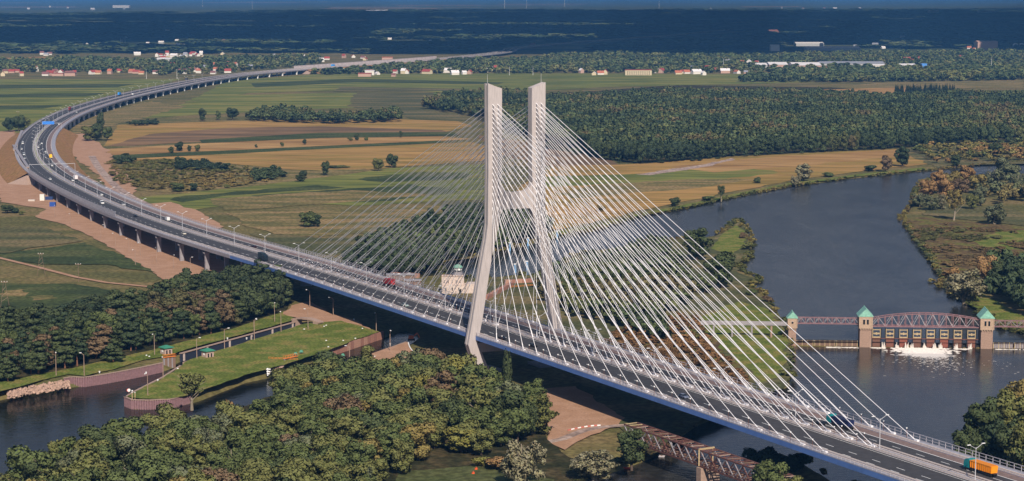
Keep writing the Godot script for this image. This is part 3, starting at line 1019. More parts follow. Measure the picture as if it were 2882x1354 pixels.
func truss(root: Node3D, a: Vector3, b: Vector3, back: Vector3, panels: int, low: float, rise: Callable, mat1: Material, mat2: Material, w := 0.26):
	var o := root.position
	var knots := []
	for k in panels + 1:
		var t := float(k) / panels
		var p := a.lerp(b, t)
		knots.append([p + Vector3.UP * low, p + Vector3.UP * (low + rise.call(t))])
	for plane in [Vector3.ZERO, back]:
		var top := Shape.new(); top.o = o
		var bot := Shape.new(); bot.o = o
		for k in panels:
			top.bar(knots[k][1] + plane, knots[k + 1][1] + plane, w * 1.5, w * 1.3)
			bot.bar(knots[k][0] + plane, knots[k + 1][0] + plane, w * 1.5, w * 1.6)
		part("top_chord", top.mesh(), mat1, root)
		part("bottom_chord", bot.mesh(), mat1, root)
		for k in panels + 1:
			var v := Shape.new(); v.o = o
			v.bar(knots[k][0] + plane, knots[k][1] + plane, w, w)
			part("vertical", v.mesh(), mat1, root)
			if k < panels:
				var g := Shape.new(); g.o = o
				if k % 2 == 0:
					g.bar(knots[k][0] + plane, knots[k + 1][1] + plane, w * 0.8, w * 0.9)
				else:
					g.bar(knots[k][1] + plane, knots[k + 1][0] + plane, w * 0.8, w * 0.9)
				part("diagonal", g.mesh(), mat2, root)
	for k in panels + 1:
		var c := Shape.new(); c.o = o
		c.bar(knots[k][1], knots[k][1] + back, w, w)
		part("cross_beam", c.mesh(), mat2 if k % 2 else mat1, root)
	var f := Shape.new(); f.o = o
	f.bar(a + back / 2 + Vector3.UP * (low - 0.1), b + back / 2 + Vector3.UP * (low - 0.1), back.length() - 0.3, 0.16)
	part("floor", f.mesh(), mat1, root)


func weir():
	var l := Vector3(129, 0, -919.8)
	var m := Vector3(162.3, 0, -917.2)
	var r := Vector3(217.0, 0, -913.1)
	weir_tower(l, 3.5, 5.0, 5.2, 9.6, 12.7, "slim brick weir tower with green copper roof on the lawn's bank", 1)
	weir_tower(m, 5.3, 9.0, 5.4, 10.8, 14.5, "broad brick weir tower between the straight walkway and the arched truss", 2)
	weir_tower(r, 5.3, 9.0, 5.4, 10.6, 14.6, "broad brick weir tower at the wooded bank's end of the arched truss", 2)
	var w1 := thing("walkway_truss", "straight dusky pink walkway truss between the slim and broad weir towers", "footbridge", l)
	truss(w1, l + WE * 2.0 + WB * 1.2, m - WE * 3.0 + WB * 1.2, WB * 2.4, 14, 7.0, func(t): return 2.7, M.pink_steel, M.pale_steel, 0.2)
	var w2 := thing("arched_truss", "pinkish red bowed lifting truss over the eight sluice gates", "bridge", m)
	truss(w2, m + WE * 2.9 + WB * 1.2, r - WE * 2.9 + WB * 1.2, WB * 4.4, 16, 6.1, func(t): return 3.4 + 2.6 * (1.0 - pow(2.0 * t - 1.0, 2.0)), M.pink_steel, M.pale_steel, 0.26)
	var w3 := thing("walkway_truss", "straight dusky pink walkway truss running on behind the wooded bank", "footbridge", r)
	truss(w3, r + WE * 3.0 + WB * 1.2, r + WE * 46.0 + WB * 1.2, WB * 2.4, 16, 6.6, func(t): return 2.7, M.pink_steel, M.pale_steel, 0.2)
	# the sill, the flaps and the gates
	var sill := Shape.new()
	var sa := l - WE * 3 + WB * 2.5
	var sb := r + WE * 60 + WB * 2.5
	sill.bar(sa + Vector3.UP * -3.6, sb + Vector3.UP * -3.6, 1.2, 4.9)
	var so := thing("weir_sill", "dark low weir wall holding back the upper river between the towers", "weir")
	part("sill_wall", sill.mesh(), M.dark, so)
	for seg in [[l, 2.2, 9.6, "nearest the slim tower"], [l, 10.4, 19.6, "in the middle of the left span"], [l, 20.4, 29.8, "beside the middle tower"], [r, 3.2, 12.0, "beside the last tower"], [r, 12.8, 24.0, "running out towards the wooded bank"]]:
		var fl := thing("weir_flap", "ribbed weir flap " + seg[3], "weir flap", seg[0] + WE * seg[1], "weir flaps")
		var a: Vector3 = seg[0] + WE * seg[1] + WB * 1.2
		var b: Vector3 = seg[0] + WE * seg[2] + WB * 1.2
		var p := Shape.new(); p.o = fl.position
		p.bar(a + Vector3.UP * -2.0, b + Vector3.UP * -2.0, 0.3, 2.6)
		part("leaf", p.mesh(), M.timber if seg[0] == l else M.pale_steel, fl)
		var n := int((seg[2] - seg[1]) / 0.75)
		for k in n + 1:
			var q := Shape.new(); q.o = fl.position
			var e: Vector3 = a.lerp(b, float(k) / n) - WB * 0.3
			q.bar(e + Vector3.UP * -3.4, e + Vector3.UP * -0.6, 0.16 if k % 3 else 0.3, 0.25)
			part("rib", q.mesh(), M.cream_steel if k % 3 == 0 else M.timber, fl)
		var tp := Shape.new(); tp.o = fl.position
		tp.bar(a + Vector3.UP * -0.6, b + Vector3.UP * -0.6, 0.8, 0.25)
		part("top_rail", tp.mesh(), M.dark, fl)
	for k in 8:
		var c := m + WE * (5.0 + 6.15 * k) + WB * 1.0
		var g := thing("sluice_gate", "%s sluice gate from the middle tower, cream lifting frame over a rusty leaf" % nth(k + 1), "sluice gate", c + Vector3.UP * -3.5, "sluice gates under the arched truss")
		var s := Shape.new(); s.o = g.position
		for e in [-1.7, 1.7]:
			s.bar(c + WE * e + Vector3.UP * 0.7, c + WE * e + Vector3.UP * 5.0, 0.3, 0.3)
		s.bar(c - WE * 1.8 + Vector3.UP * 4.6, c + WE * 1.8 + Vector3.UP * 4.6, 0.3, 0.35)
		s.bar(c - WE * 1.8 + Vector3.UP * 1.1, c + WE * 1.8 + Vector3.UP * 1.1, 0.3, 0.7)
		part("frame", s.mesh(), M.cream_steel, g)
		s = Shape.new(); s.o = g.position
		for e in [-1.0, 0.0, 1.0]:
			s.tube(c + WE * e + Vector3.UP * 2.9 - WB * 0.15, c + WE * e + Vector3.UP * 2.9 - WB * 0.5, 0.62 if e == 0.0 else 0.4, 0.62 if e == 0.0 else 0.4, 10)
		s.bar(c - WE * 1.5 + Vector3.UP * 2.9, c + WE * 1.5 + Vector3.UP * 2.9, 0.3, 0.5)
		part("winch", s.mesh(), M.cream_steel, g)
		s = Shape.new(); s.o = g.position
		s.bar(c - WE * 1.75 + Vector3.UP * -1.4, c + WE * 1.75 + Vector3.UP * -1.4, 0.35, 3.8)
		part("gate_leaf", s.mesh(), mat(seen(116.0 + 12 * (k % 3), 82, 68, 0.95), 0.9, 0.25), g)
		s = Shape.new(); s.o = g.position
		for e in [-2.1, 2.1]:
			s.bar(c + WE * e + Vector3.UP * -3.6, c + WE * e + Vector3.UP * 5.4, 0.35, 0.5)
		part("guide_post", s.mesh(), M.dark, g)
		s = Shape.new(); s.o = g.position
		s.bar(c - WE * 3.07 + Vector3.UP * 0.7 - WB * 0.4, c + WE * 3.07 + Vector3.UP * 0.7 - WB * 0.4, 0.5, 0.35)
		part("walkway_beam", s.mesh(), M.rust, g)
	# white water below the gates
	var f := Shape.new()
	for k in 2600:
		var d := absf(rng.randfn(0, 24.0)) + 0.6
		var x := 24.0 + rng.randfn(0, 5.0) + d * 0.10
		if d > 30 and rng.randf() < 0.25:
			x = rng.randf_range(0, 60)
		if d > 26 and rng.randf() < 0.55:
			continue
		blot(f, m + WE * x - WB * d + Vector3.UP * (LOW_LEVEL + 0.02), rng.randf_range(0.25, 1.1) * (1.0 if d < 22 else 0.42), 0.28 if d < 14 else 0.03)
	for seg in [[l, 16.0, 30.0, 2.5], [r, 4.0, 24.0, 1.4], [m, 3.0, 9.0, 2.0], [m, 40.0, 47.0, 2.5]]:
		for k in 70:
			blot(f, seg[0] + WE * rng.randf_range(seg[1], seg[2]) - WB * (0.4 + absf(rng.randfn(0, seg[3] * 0.5))) + Vector3.UP * (LOW_LEVEL + 0.02), rng.randf_range(0.3, 0.8), 0.15)
	setting("foam", f.mesh(), M.foam, "stuff")
	var j := Shape.new()
	for x in [8.2, 14.4, 18.6, 21.2, 26.9, 31.2, 34.0, 41.0, 47.3]:
		var c = m + WE * x - WB * 0.3
		for k in 16:
			var q = c + WE * rng.randf_range(-0.7, 0.7) - WB * rng.randf_range(0, 0.9)
			j.tube(q + Vector3.UP * LOW_LEVEL, q + Vector3(rng.randf_range(-0.4, 0.4), LOW_LEVEL + rng.randf_range(0.6, 2.8), rng.randf_range(-0.2, 0.3)), rng.randf_range(0.2, 0.5), 0.05, 5)
	setting("spray", j.mesh(), M.foam, "stuff")
	# the lawn's footbridge to the slim tower
	var fb := thing("footbridge", "long grey footbridge on slim piers over the island lawn to the weir", "footbridge", l - WE * 30)
	var s0 := l - WE * 42 + WB * 2
	var s1 := l - WE * 1.8 + WB * 2
	var s2 := Shape.new(); s2.o = fb.position
	s2.bar(s0 + Vector3.UP * 6.2, s1 + Vector3.UP * 6.2, 2.4, 0.5)
	part("deck", s2.mesh(), M.concrete, fb)
	for e in [-1.1, 1.1]:
		s2 = Shape.new(); s2.o = fb.position
		s2.bar(s0 + WB * e + Vector3.UP * 7.0, s1 + WB * e + Vector3.UP * 7.0, 0.08, 1.1)
		part("parapet", s2.mesh(), M.pale_steel, fb)
	for x in [9.5, 18.5, 27.5, 36.0]:
		s2 = Shape.new(); s2.o = fb.position
		s2.block(l - WE * x + WB * 2 + Vector3.UP * 3, Vector3(0.8, 6.2, 1.6), WE)
		part("pier", s2.mesh(), M.concrete if x > 10 else M.red_brick, fb)


func blot(s: Shape, c: Vector3, r: float, rise: float):      # a small ragged patch, a little higher in its middle
	var n := 6
	var rim := []
	for i in n:
		var t := TAU * i / n
		rim.append(c + Vector3(cos(t) * r * rng.randf_range(0.8, 1.9), 0, -sin(t) * r * rng.randf_range(0.5, 1.1)))
	var top := c + Vector3.UP * rise * rng.randf_range(0.3, 1.4)
	for i in n:
		s.tri(rim[i], rim[(i + 1) % n], top)


# ---------------------------------------------------------------- the locks
func sheet_pile(called: String, label: String, line: PackedVector2Array, top: float, m: Material):
	var o := Vector3(line[0].x, LOW_LEVEL, line[0].y)
	var t := thing(called, label, "quay wall", o)
	var s := Shape.new(); s.o = o
	var cap := Shape.new(); cap.o = o
	for i in line.size() - 1:
		var a := Vector3(line[i].x, 0, line[i].y)
		var b := Vector3(line[i + 1].x, 0, line[i + 1].y)
		var d := (b - a).normalized()
		var out := Vector3(-d.z, 0, d.x)
		var n := maxi(1, int((b - a).length() / 0.9))
		for k in n:
			var p := a.lerp(b, float(k) / n)
			var q := a.lerp(b, float(k + 1) / n)
			var w := (q - p) * 0.22
			var x := [p, p + w, p + w * 1.6 + out * 0.45, q - w * 0.6 + out * 0.45, q]
			for e in 4:
				s.quad(x[e] + Vector3.UP * -6.0, x[e + 1] + Vector3.UP * -6.0, x[e + 1] + Vector3.UP * top, x[e] + Vector3.UP * top)
		cap.bar(a + Vector3.UP * (top + 0.1), b + Vector3.UP * (top + 0.1), 1.0, 0.25)
	part("sheet_piles", s.mesh(), m, t)
	part("coping", cap.mesh(), M.stone, t)


func lock_island():
	sheet_pile("sheet_pile_wall", "long purplish sheet pile wall curving along the lower lock basin", outline([180, 1092, 200, 1088, 239, 1089, 285, 1082, 336, 1073, 400, 1060, 459, 1047], LOW_LEVEL), 0.5, M.pile)
	var tip := outline([508, 1031, 459, 1063, 374, 1106, 353, 1120])
	tip.append_array(outline([351, 1143, 372, 1152, 420, 1153, 480, 1150, 540, 1134], LOW_LEVEL))
	sheet_pile("sheet_pile_wall", "rounded sheet pile wall at the grassy tip of the lock island", tip, 0.2, M.pile)
	# the lock chamber
	var fa := at(508, 996) + Vector3(0, 0, 0.3)
	var fb := at(838, 905) + Vector3(0, 0, 0.3)
	var t := thing("lock_wall", "dark blue back wall of the narrow lock chamber with white ladders", "lock wall", fa)
	var s := Shape.new(); s.o = fa
	s.bar(fa + Vector3.UP * -2.9, fb + Vector3.UP * -2.9, 0.8, 6.0)
	part("chamber_wall", s.mesh(), mat(Color(0.17, 0.20, 0.27), 0.7, 0.1), t)
	s = Shape.new(); s.o = fa
	s.bar(fa + Vector3.UP * 0.2, fb + Vector3.UP * 0.2, 1.6, 0.24)
	part("coping", s.mesh(), M.stone, t)
	for k in 6:
		s = Shape.new(); s.o = fa
		var p := fa.lerp(fb, 0.02 + 0.185 * k)
		var d := (fb - fa).normalized()
		s.block(p + Vector3(0, -1.6, 0) + d.cross(Vector3.UP) * 0.55, Vector3(1.1, 3.4, 0.3), d)
		part("ladder", s.mesh(), M.pale_brick, t)
	var na := at(520, 1021, 0)
	var nb := at(856, 914, 0)
	var t2 := thing("lock_quay", "pinkish stone quay along the lawn edge of the lock chamber", "quay", na)
	s = Shape.new(); s.o = na
	s.bar(na + Vector3.UP * -1.9, nb + Vector3.UP * -1.9, 2.2, 4.2)
	part("quay_wall", s.mesh(), M.stone, t2)
	# gates
	lock_gate(at(460, 1039, LOW_LEVEL), at(494, 1035, LOW_LEVEL), 5.0, "grey boarded lock gate with an orange walkway below the green-roofed hut")
	# huts
	hut(at(464, 1001), "pale hut with a green roof behind the grey lock gate")
	hut(at(581, 1010), "pale hut with a green roof on the lock island lawn")
	# the small arched bridge over the lock's upper end
	var b0 := at(826, 898, 1.2)
	var b1 := at(904, 908, 1.2)
	var ab := thing("arch_bridge", "low arched stone footbridge over the upper end of the lock chamber", "footbridge", b0 * Vector3(1, 0, 1))
	s = Shape.new(); s.o = ab.position
	var prev := b0
	for k in 8:
		var u := (k + 1) / 8.0
		var p := b0.lerp(b1, u) + Vector3.UP * sin(u * PI) * 1.2
		s.bar(prev, p, 3.6, 0.6)
		prev = p
	part("deck", s.mesh(), M.stone, ab)
	for e in [0.12, 0.88]:
		s = Shape.new(); s.o = ab.position
		s.block(b0.lerp(b1, e) + Vector3.UP * -1.7, Vector3(3.0, 4.4, 4.0), (b1 - b0) * Vector3(1, 0, 1))
		part("abutment", s.mesh(), M.stone, ab)
	# the second lock: brick wall, sloping revetment, railings
	var wa := at(884, 1018, LOW_LEVEL) * Vector3(1, 0, 1)
	var wb := at(1078, 953, LOW_LEVEL) * Vector3(1, 0, 1)
	var bw := thing("brick_quay", "long red brick quay wall of the second lock, chipped along its top", "quay wall", wa)
	brick_courses(bw, wa, wb, -4.2, 0.25, 0.9)
	var ca := at(1028, 1004)
	var cb := at(1146, 962)
	var cq := thing("concrete_quay", "grey quay edge of the second lock beside the sandy yard", "quay wall", ca)
	s = Shape.new(); s.o = ca
	s.bar(ca + Vector3.UP * -2.0, cb + Vector3.UP * -2.0, 1.2, 4.3)
	part("quay_wall", s.mesh(), M.stone, cq)
	var rv := thing("revetment", "sloping stone-paved bank below the lock lawn by the second basin", "bank", at(700, 1050))
	s = Shape.new(); s.o = rv.position
	var q := [at(646, 1038, 0.1), at(760, 1014, 0.1), at(800, 1030, 0.1), at(764, 1062, LOW_LEVEL), at(692, 1077, LOW_LEVEL), at(664, 1064, -2.0)]
	for k in range(1, 5):
		s.tri(q[0], q[k + 1], q[k])
	part("stone_paving", s.mesh(), mat(seen(150, 124, 112), 0.95, 0.15), rv)
	railing_run("orange railing along the top of the paved bank", at(756, 1012), at(838, 1016), M.orange)
	railing_run("orange railing on the quay by the green winches", at(950, 1034), at(1010, 1030), M.orange)
	for e in [[832, 1004, "near the lock lawn"], [848, 998, "beyond the first one"], [943, 1012, "across the second lock"], [965, 1008, "next to the orange railing"]]:
		var c := at(e[0], e[1])
		var w := thing("lock_winch", "green capped lock winch %s" % e[2], "winch", c, "green winches of the second lock")
		s = Shape.new(); s.o = c
		s.block(c + Vector3.UP * 0.6, Vector3(0.9, 1.2, 0.9))
		part("pedestal", s.mesh(), M.dark, w)
		s = Shape.new(); s.o = c
		s.block(c + Vector3.UP * 1.55, Vector3(1.8, 0.9, 1.4), Vector3.RIGHT, Color.WHITE, 0.5)
		part("hood", s.mesh(), M.green_roof, w)
	lock_gate(at(800, 1040, LOW_LEVEL), at(836, 1032, LOW_LEVEL), 4.6, "red-brown gate of the second lock half hidden by trees")
	# rubble on the far bank
	var rb := Shape.new()
	for k in 700:
		var u := rng.randf()
		var p := at(lerpf(22, 196, u), lerpf(1098, 1066, u) + rng.randf_range(-6, 14) + 8, -0.8)
		var z := rng.randf_range(0.3, 1.1)
		rb.block(p + Vector3(0, rng.randf_range(-0.6, 0.5), 0), Vector3(z, z * 0.7, z), Vector3(rng.randf() - 0.5, 0, rng.randf() - 0.5), Color.WHITE.darkened(rng.randf() * 0.4), 0.6)
	setting("rubble", rb.mesh(), mat(seen(190, 158, 140), 0.95, 0.2), "stuff")


func brick_courses(root: Node3D, a: Vector3, b: Vector3, low: float, top: float, w: float):
	var d := (b - a).normalized()
	var n := int((b - a).length() / 3.2)
	var tones := [mat(seen(166, 118, 102, 0.95), 0.95, 0.25), mat(seen(154, 110, 96, 0.95), 0.95, 0.25), mat(seen(178, 136, 118, 0.95), 0.95, 0.25)]
	for i in n:
		var s := Shape.new(); s.o = root.position
		var p := a.lerp(b, (i + 0.5) / n)
		var h := top - rng.randf_range(0, 0.35)
		s.block(p + Vector3.UP * (low + h) / 2 + d.cross(Vector3.UP) * rng.randf_range(-0.06, 0.06), Vector3((b - a).length() / n - 0.08, h - low, w), d)
		part("wall_section", s.mesh(), tones[rng.randi() % 3], root)


func lock_gate(a: Vector3, b: Vector3, h: float, label: String):
	var o := a
	var g := thing("lock_gate", label, "lock gate", o)
	var d := (b - a).normalized()
	for k in 9:
		var s := Shape.new(); s.o = o
		s.block(a.lerp(b, (k + 0.5) / 9.0) + Vector3.UP * (h / 2 - 1.0), Vector3((b - a).length() / 9.0 - 0.06, h + 2.0, 0.5 if k % 2 else 0.42), d)
		part("board", s.mesh(), M.timber if k % 3 else M.concrete, g)
	var r := Shape.new(); r.o = o
	r.bar(a + Vector3.UP * (h + 0.15), b + Vector3.UP * (h + 0.15), 1.4, 0.2)
	part("walkway", r.mesh(), M.orange, g)
	r = Shape.new(); r.o = o
	for e in [-0.6, 0.6]:
		var side = d.cross(Vector3.UP) * e
		r.bar(a + side + Vector3.UP * (h + 1.2), b + side + Vector3.UP * (h + 1.2), 0.1, 0.1)
		for k in 6:
			var p = a.lerp(b, k / 5.0) + side + Vector3.UP * h
			r.bar(p, p + Vector3.UP * 1.2, 0.08, 0.08)
	part("handrail", r.mesh(), M.orange, g)


func railing_run(label: String, a: Vector3, b: Vector3, m: Material):
	var t := thing("quay_railing", label, "railing", a)
	for e in [0.55, 1.1]:
		var s := Shape.new(); s.o = a
		s.bar(a + Vector3.UP * e, b + Vector3.UP * e, 0.1, 0.1)
		part("rail", s.mesh(), m, t)
	var n := int((b - a).length() / 1.5)
	for k in n + 1:
		var s := Shape.new(); s.o = a
		var p := a.lerp(b, float(k) / n)
		s.bar(p, p + Vector3.UP * 1.1, 0.1, 0.1)
		part("post", s.mesh(), m, t)


func hut(corner: Vector3, label: String):
	var h := thing("lock_hut", label, "hut", corner, "huts beside the lock")
	var f1 := Vector3(0.74, 0, -0.67)      # towards the right, receding
	var c := corner + f1 * 1.9 + Vector3(-0.67, 0, -0.74) * 1.9
	var s := Shape.new(); s.o = corner
	s.block(c + Vector3.UP * 1.55, Vector3(3.8, 3.1, 3.8), f1)
	part("wall", s.mesh(), mat(seen(186, 160, 150, 0.95), 0.9, 0.3), h)
	s = Shape.new(); s.o = corner
	s.block(c + Vector3.UP * 3.25, Vector3(5.0, 0.3, 5.0), f1)
	s.block(c + Vector3.UP * 3.85, Vector3(4.9, 0.9, 4.9), f1, Color.WHITE, 0.12)
	part("roof", s.mesh(), M.green_roof, h)
	for e in [-0.9, 0.7]:
		s = Shape.new(); s.o = corner
		s.block(c + Vector3(0.67, 0, 0.74) * 1.92 + f1 * e + Vector3.UP * 1.15, Vector3(0.7, 2.1, 0.1), f1)
		part("door", s.mesh(), M.dark, h)
	s = Shape.new(); s.o = corner
	s.block(c - f1 * 1.93 + Vector3.UP * 1.8, Vector3(0.1, 0.9, 1.1), f1)
	part("window", s.mesh(), M.paint, h)


func lock_building():
	# the pale lock keeper's building behind the pylon: a broad block, a narrower block and a green-domed lookout
	var o := at(1290, 828)
	var t := thing("lock_house", "pale crenellated lock building with a green-domed lookout behind the pylon", "building", o)
	var x := Vector3.RIGHT
	var s := Shape.new(); s.o = o
	s.block(o + Vector3(-0.5, 2.3, -5), Vector3(16.5, 4.6, 9), x)
	part("lower_block", s.mesh(), M.pale_brick, t)
	s = Shape.new(); s.o = o
	s.block(o + Vector3(-3.0, 6.8, -6), Vector3(11.8, 4.6, 7), x)
	part("upper_block", s.mesh(), M.pale_brick, t)
	for k in 12:
		s = Shape.new(); s.o = o
		s.block(o + Vector3(-8.3 + 1.42 * k, 4.95, -0.7), Vector3(0.8, 0.7, 0.6), x)
		part("merlon", s.mesh(), M.pale_brick, t)
	for k in 8:
		s = Shape.new(); s.o = o
		s.block(o + Vector3(-8.4 + 1.5 * k, 9.4, -2.7), Vector3(0.8, 0.7, 0.6), x)
		part("merlon", s.mesh(), M.pale_brick, t)
	s = Shape.new(); s.o = o
	s.block(o + Vector3(1.0, 1.3, -0.42), Vector3(1.2, 2.6, 0.3), x)
	part("door", s.mesh(), M.dark, t)
	for k in 5:
		s = Shape.new(); s.o = o
		s.block(o + Vector3(-7.5 + 2.1 * k, 6.3, -2.42), Vector3(0.35, 1.4, 0.3), x)
		part("slit_window", s.mesh(), M.dark, t)
	s = Shape.new(); s.o = o
	for e in [[-0.5, 4.62, -3.4, 16.9, 3.4], [-3.0, 9.12, -6.0, 12.2, 7.4]]:
		s.block(o + Vector3(e[0], e[1], e[2]), Vector3(e[3], 0.18, e[4]), x)
	part("terrace", s.mesh(), M.stone, t)
	for k in 4:
		s = Shape.new(); s.o = o
		s.block(o + Vector3(-6.6 + 3.4 * k, 2.6, -0.44), Vector3(0.5, 1.5, 0.2), x)
		part("slit_window", s.mesh(), M.dark, t)
	s = Shape.new(); s.o = o
	s.slab(PackedVector2Array([Vector2(3.4, 0), Vector2(10.4, 0), Vector2(9.3, 5.3), Vector2(4.2, 5.3)]), func(a, b, d): return o + Vector3(a, b, d), -9.5, -0.2)
	part("bastion", s.mesh(), M.pale_brick, t)
	var c := o + Vector3(-0.4, 9.2, -7.0)
	s = Shape.new(); s.o = o
	s.tube(c, c + Vector3.UP * 1.0, 3.1, 3.1, 8); s.tube(c + Vector3.UP * 1.0, c + Vector3.UP * 2.0, 2.5, 2.5, 8)
	part("steps", s.mesh(), M.concrete, t)
	s = Shape.new(); s.o = o
	s.tube(c + Vector3.UP * 2.0, c + Vector3.UP * 4.2, 2.1, 2.1, 8)
	part("lookout", s.mesh(), M.dark, t)
	for k in 8:
		s = Shape.new(); s.o = o
		var d := Vector3(cos(TAU * (k + 0.5) / 8), 0, sin(TAU * (k + 0.5) / 8))
		s.block(c + d * 1.97 + Vector3.UP * 3.2, Vector3(0.1, 1.0, 1.1), d)
		part("window", s.mesh(), M.paint, t)
	s = Shape.new(); s.o = o
	s.tube(c + Vector3.UP * 4.2, c + Vector3.UP * 4.5, 2.7, 2.6, 12); s.tube(c + Vector3.UP * 4.5, c + Vector3.UP * 5.4, 2.6, 1.7, 12); s.tube(c + Vector3.UP * 5.4, c + Vector3.UP * 5.9, 1.7, 0.2, 12)
	part("dome", s.mesh(), M.copper, t)
	# brick lock walls to either side
	for e in [["red brick lock wall sloping towards the far pylon leg", 1366, 846, 1440, 806], ["red brick wall behind the orange-railed lock gate", 1420, 800, 1500, 796], ["low red brick wall left of the pale lock building", 1100, 778, 1180, 782]]:
		var a := at(e[1], e[2])
		var b := at(e[3], e[4])
		var w := thing("brick_wall", e[0], "wall", a)
		brick_courses(w, a, b, -1.0, 2.6, 2.2)
	railing_run("orange railing of the upper lock gate beyond the pylon", at(1424, 812), at(1500, 806), M.orange)
	for e in [["long pale roofed shed left of the lock building", 1128, 788, 15.0, 3.0], ["flat grey shed roof beside the lock wall", 1162, 800, 9.0, 2.2]]:
		var p := at(e[1], e[2])
		var h := thing("shed", e[0], "shed", p)
		s = Shape.new(); s.o = p
		s.block(p + Vector3.UP * e[4] / 2, Vector3(e[3], e[4], 5), x)
		part("wall", s.mesh(), M.timber, h)
		s = Shape.new(); s.o = p
		s.block(p + Vector3.UP * (e[4] + 0.2), Vector3(e[3] + 1, 0.4, 6), x)
		part("roof", s.mesh(), M.pale_steel, h)
	for e in [[1568, 672], [1435, 706], [1486, 692], [1484, 760], [1450, 768]]:
		var p := at(e[0], e[1], UP_LEVEL)
		var d := thing("mooring_post", "blue mooring dolphin standing in the upper canal, %s" % ["farthest along the river", "by the wooded bank", "in the middle of the channel", "by the green bank", "closest to the pylon"][[1568, 1435, 1486, 1484, 1450].find(e[0])], "mooring post", p, "blue mooring dolphins")
		s = Shape.new(); s.o = p
		s.block(p + Vector3.UP * 0.5, Vector3(1.2, 9, 1.2))
		part("pile", s.mesh(), mat(Color(0.45, 0.62, 0.78), 0.6), d)
		s = Shape.new(); s.o = p
		s.block(p + Vector3.UP * 5.1, Vector3(1.6, 0.4, 1.6))
		part("cap", s.mesh(), M.paint, d)


func rail_bridge():
	var h := 3.2
	var a := at(1757, 1235.5, h) * Vector3(1, 0, 1)
	var b := at(2190, 1389.5, h) * Vector3(1, 0, 1)
	var d := (b - a).normalized()
	var back := d.cross(Vector3.UP) * -1.0
	if back.x < 0:
		back = -back
	var t := thing("railway_bridge", "old rusty railway truss bridge with crossed lattice sides over the dark water", "bridge", a)
	var n := int((b - a).length() / 4.6)
	var high := 5.2
	for plane in [0.0, 5.4]:
		for e in [[0.0, 0.55, "bottom_chord"], [high, 0.4, "top_chord"], [0.9, 0.2, "bottom_rail"]]:
			var s := Shape.new(); s.o = a
			s.bar(a + back * plane + Vector3.UP * (h + e[0]), b + back * plane + Vector3.UP * (h + e[0]), 0.5, e[1])
			part(e[2], s.mesh(), M.rust, t)
		for k in n:
			for e in [[0, 1], [1, 0]]:
				var p = a.lerp(b, (k + e[0]) / float(n)) + back * plane + Vector3.UP * (h + 0.2)
				var q = a.lerp(b, (k + e[1]) / float(n)) + back * plane + Vector3.UP * (h + high - 0.2)
				var s := Shape.new(); s.o = a
				s.bar(p - back * 0.1 * e[0], q - back * 0.1 * e[0], 0.26, 0.3)
				part("lattice_bar", s.mesh(), M.pale_steel if (k * 2 + e[0]) % 3 == 0 or plane == 0.0 and k % 2 == 0 else M.rust, t)
	for k in n * 2 + 1:
		var s := Shape.new(); s.o = a
		var p := a.lerp(b, k / float(n * 2)) + Vector3.UP * (h + high + 0.05)
		s.bar(p, p + back * 5.4 + d * (1.2 if k % 3 else 0.0), 0.34, 0.24)
		part("top_brace", s.mesh(), M.cream_steel if k < 2 else [M.rust, M.timber, M.rust, M.stone, M.rust, M.timber, M.rust][k % 7], t)
		s = Shape.new(); s.o = a
		p = a.lerp(b, k / float(n * 2)) + Vector3.UP * (h + 0.1)
		s.bar(p, p + back * 5.4, 0.5, 0.25)
		part("sleeper", s.mesh(), M.timber, t)
	for e in [1.9, 3.5]:
		var s := Shape.new(); s.o = a
		s.bar(a + back * e + Vector3.UP * (h + 0.35), b + back * e + Vector3.UP * (h + 0.35), 0.14, 0.2)
		part("rail", s.mesh(), M.rust, t)
	# cream portals at the first end and over the pier
	for u in [0.52]:
		var p := a.lerp(b, u)
		var s := Shape.new(); s.o = a
		for e in [-0.05, 5.45]:
			s.bar(p + back * e + Vector3.UP * h - back * 0.3, p + back * e + Vector3.UP * (h + high + 0.3) - back * 0.3, 0.4, 0.4)
		s.bar(p - back * 0.4 + Vector3.UP * (h + high + 0.35), p + back * 5.7 + Vector3.UP * (h + high + 0.35), 0.6, 0.5)
		part("portal_frame", s.mesh(), M.cream_steel, t)
	for u in [0.02, 0.53, 0.99]:
		var s := Shape.new(); s.o = a
		var p := a.lerp(b, u) + back * 2.7
		s.block(p + Vector3.UP * -2.0, Vector3(2.6, 9.6, 7.5), d)
		part("pier", s.mesh(), M.stone, t)


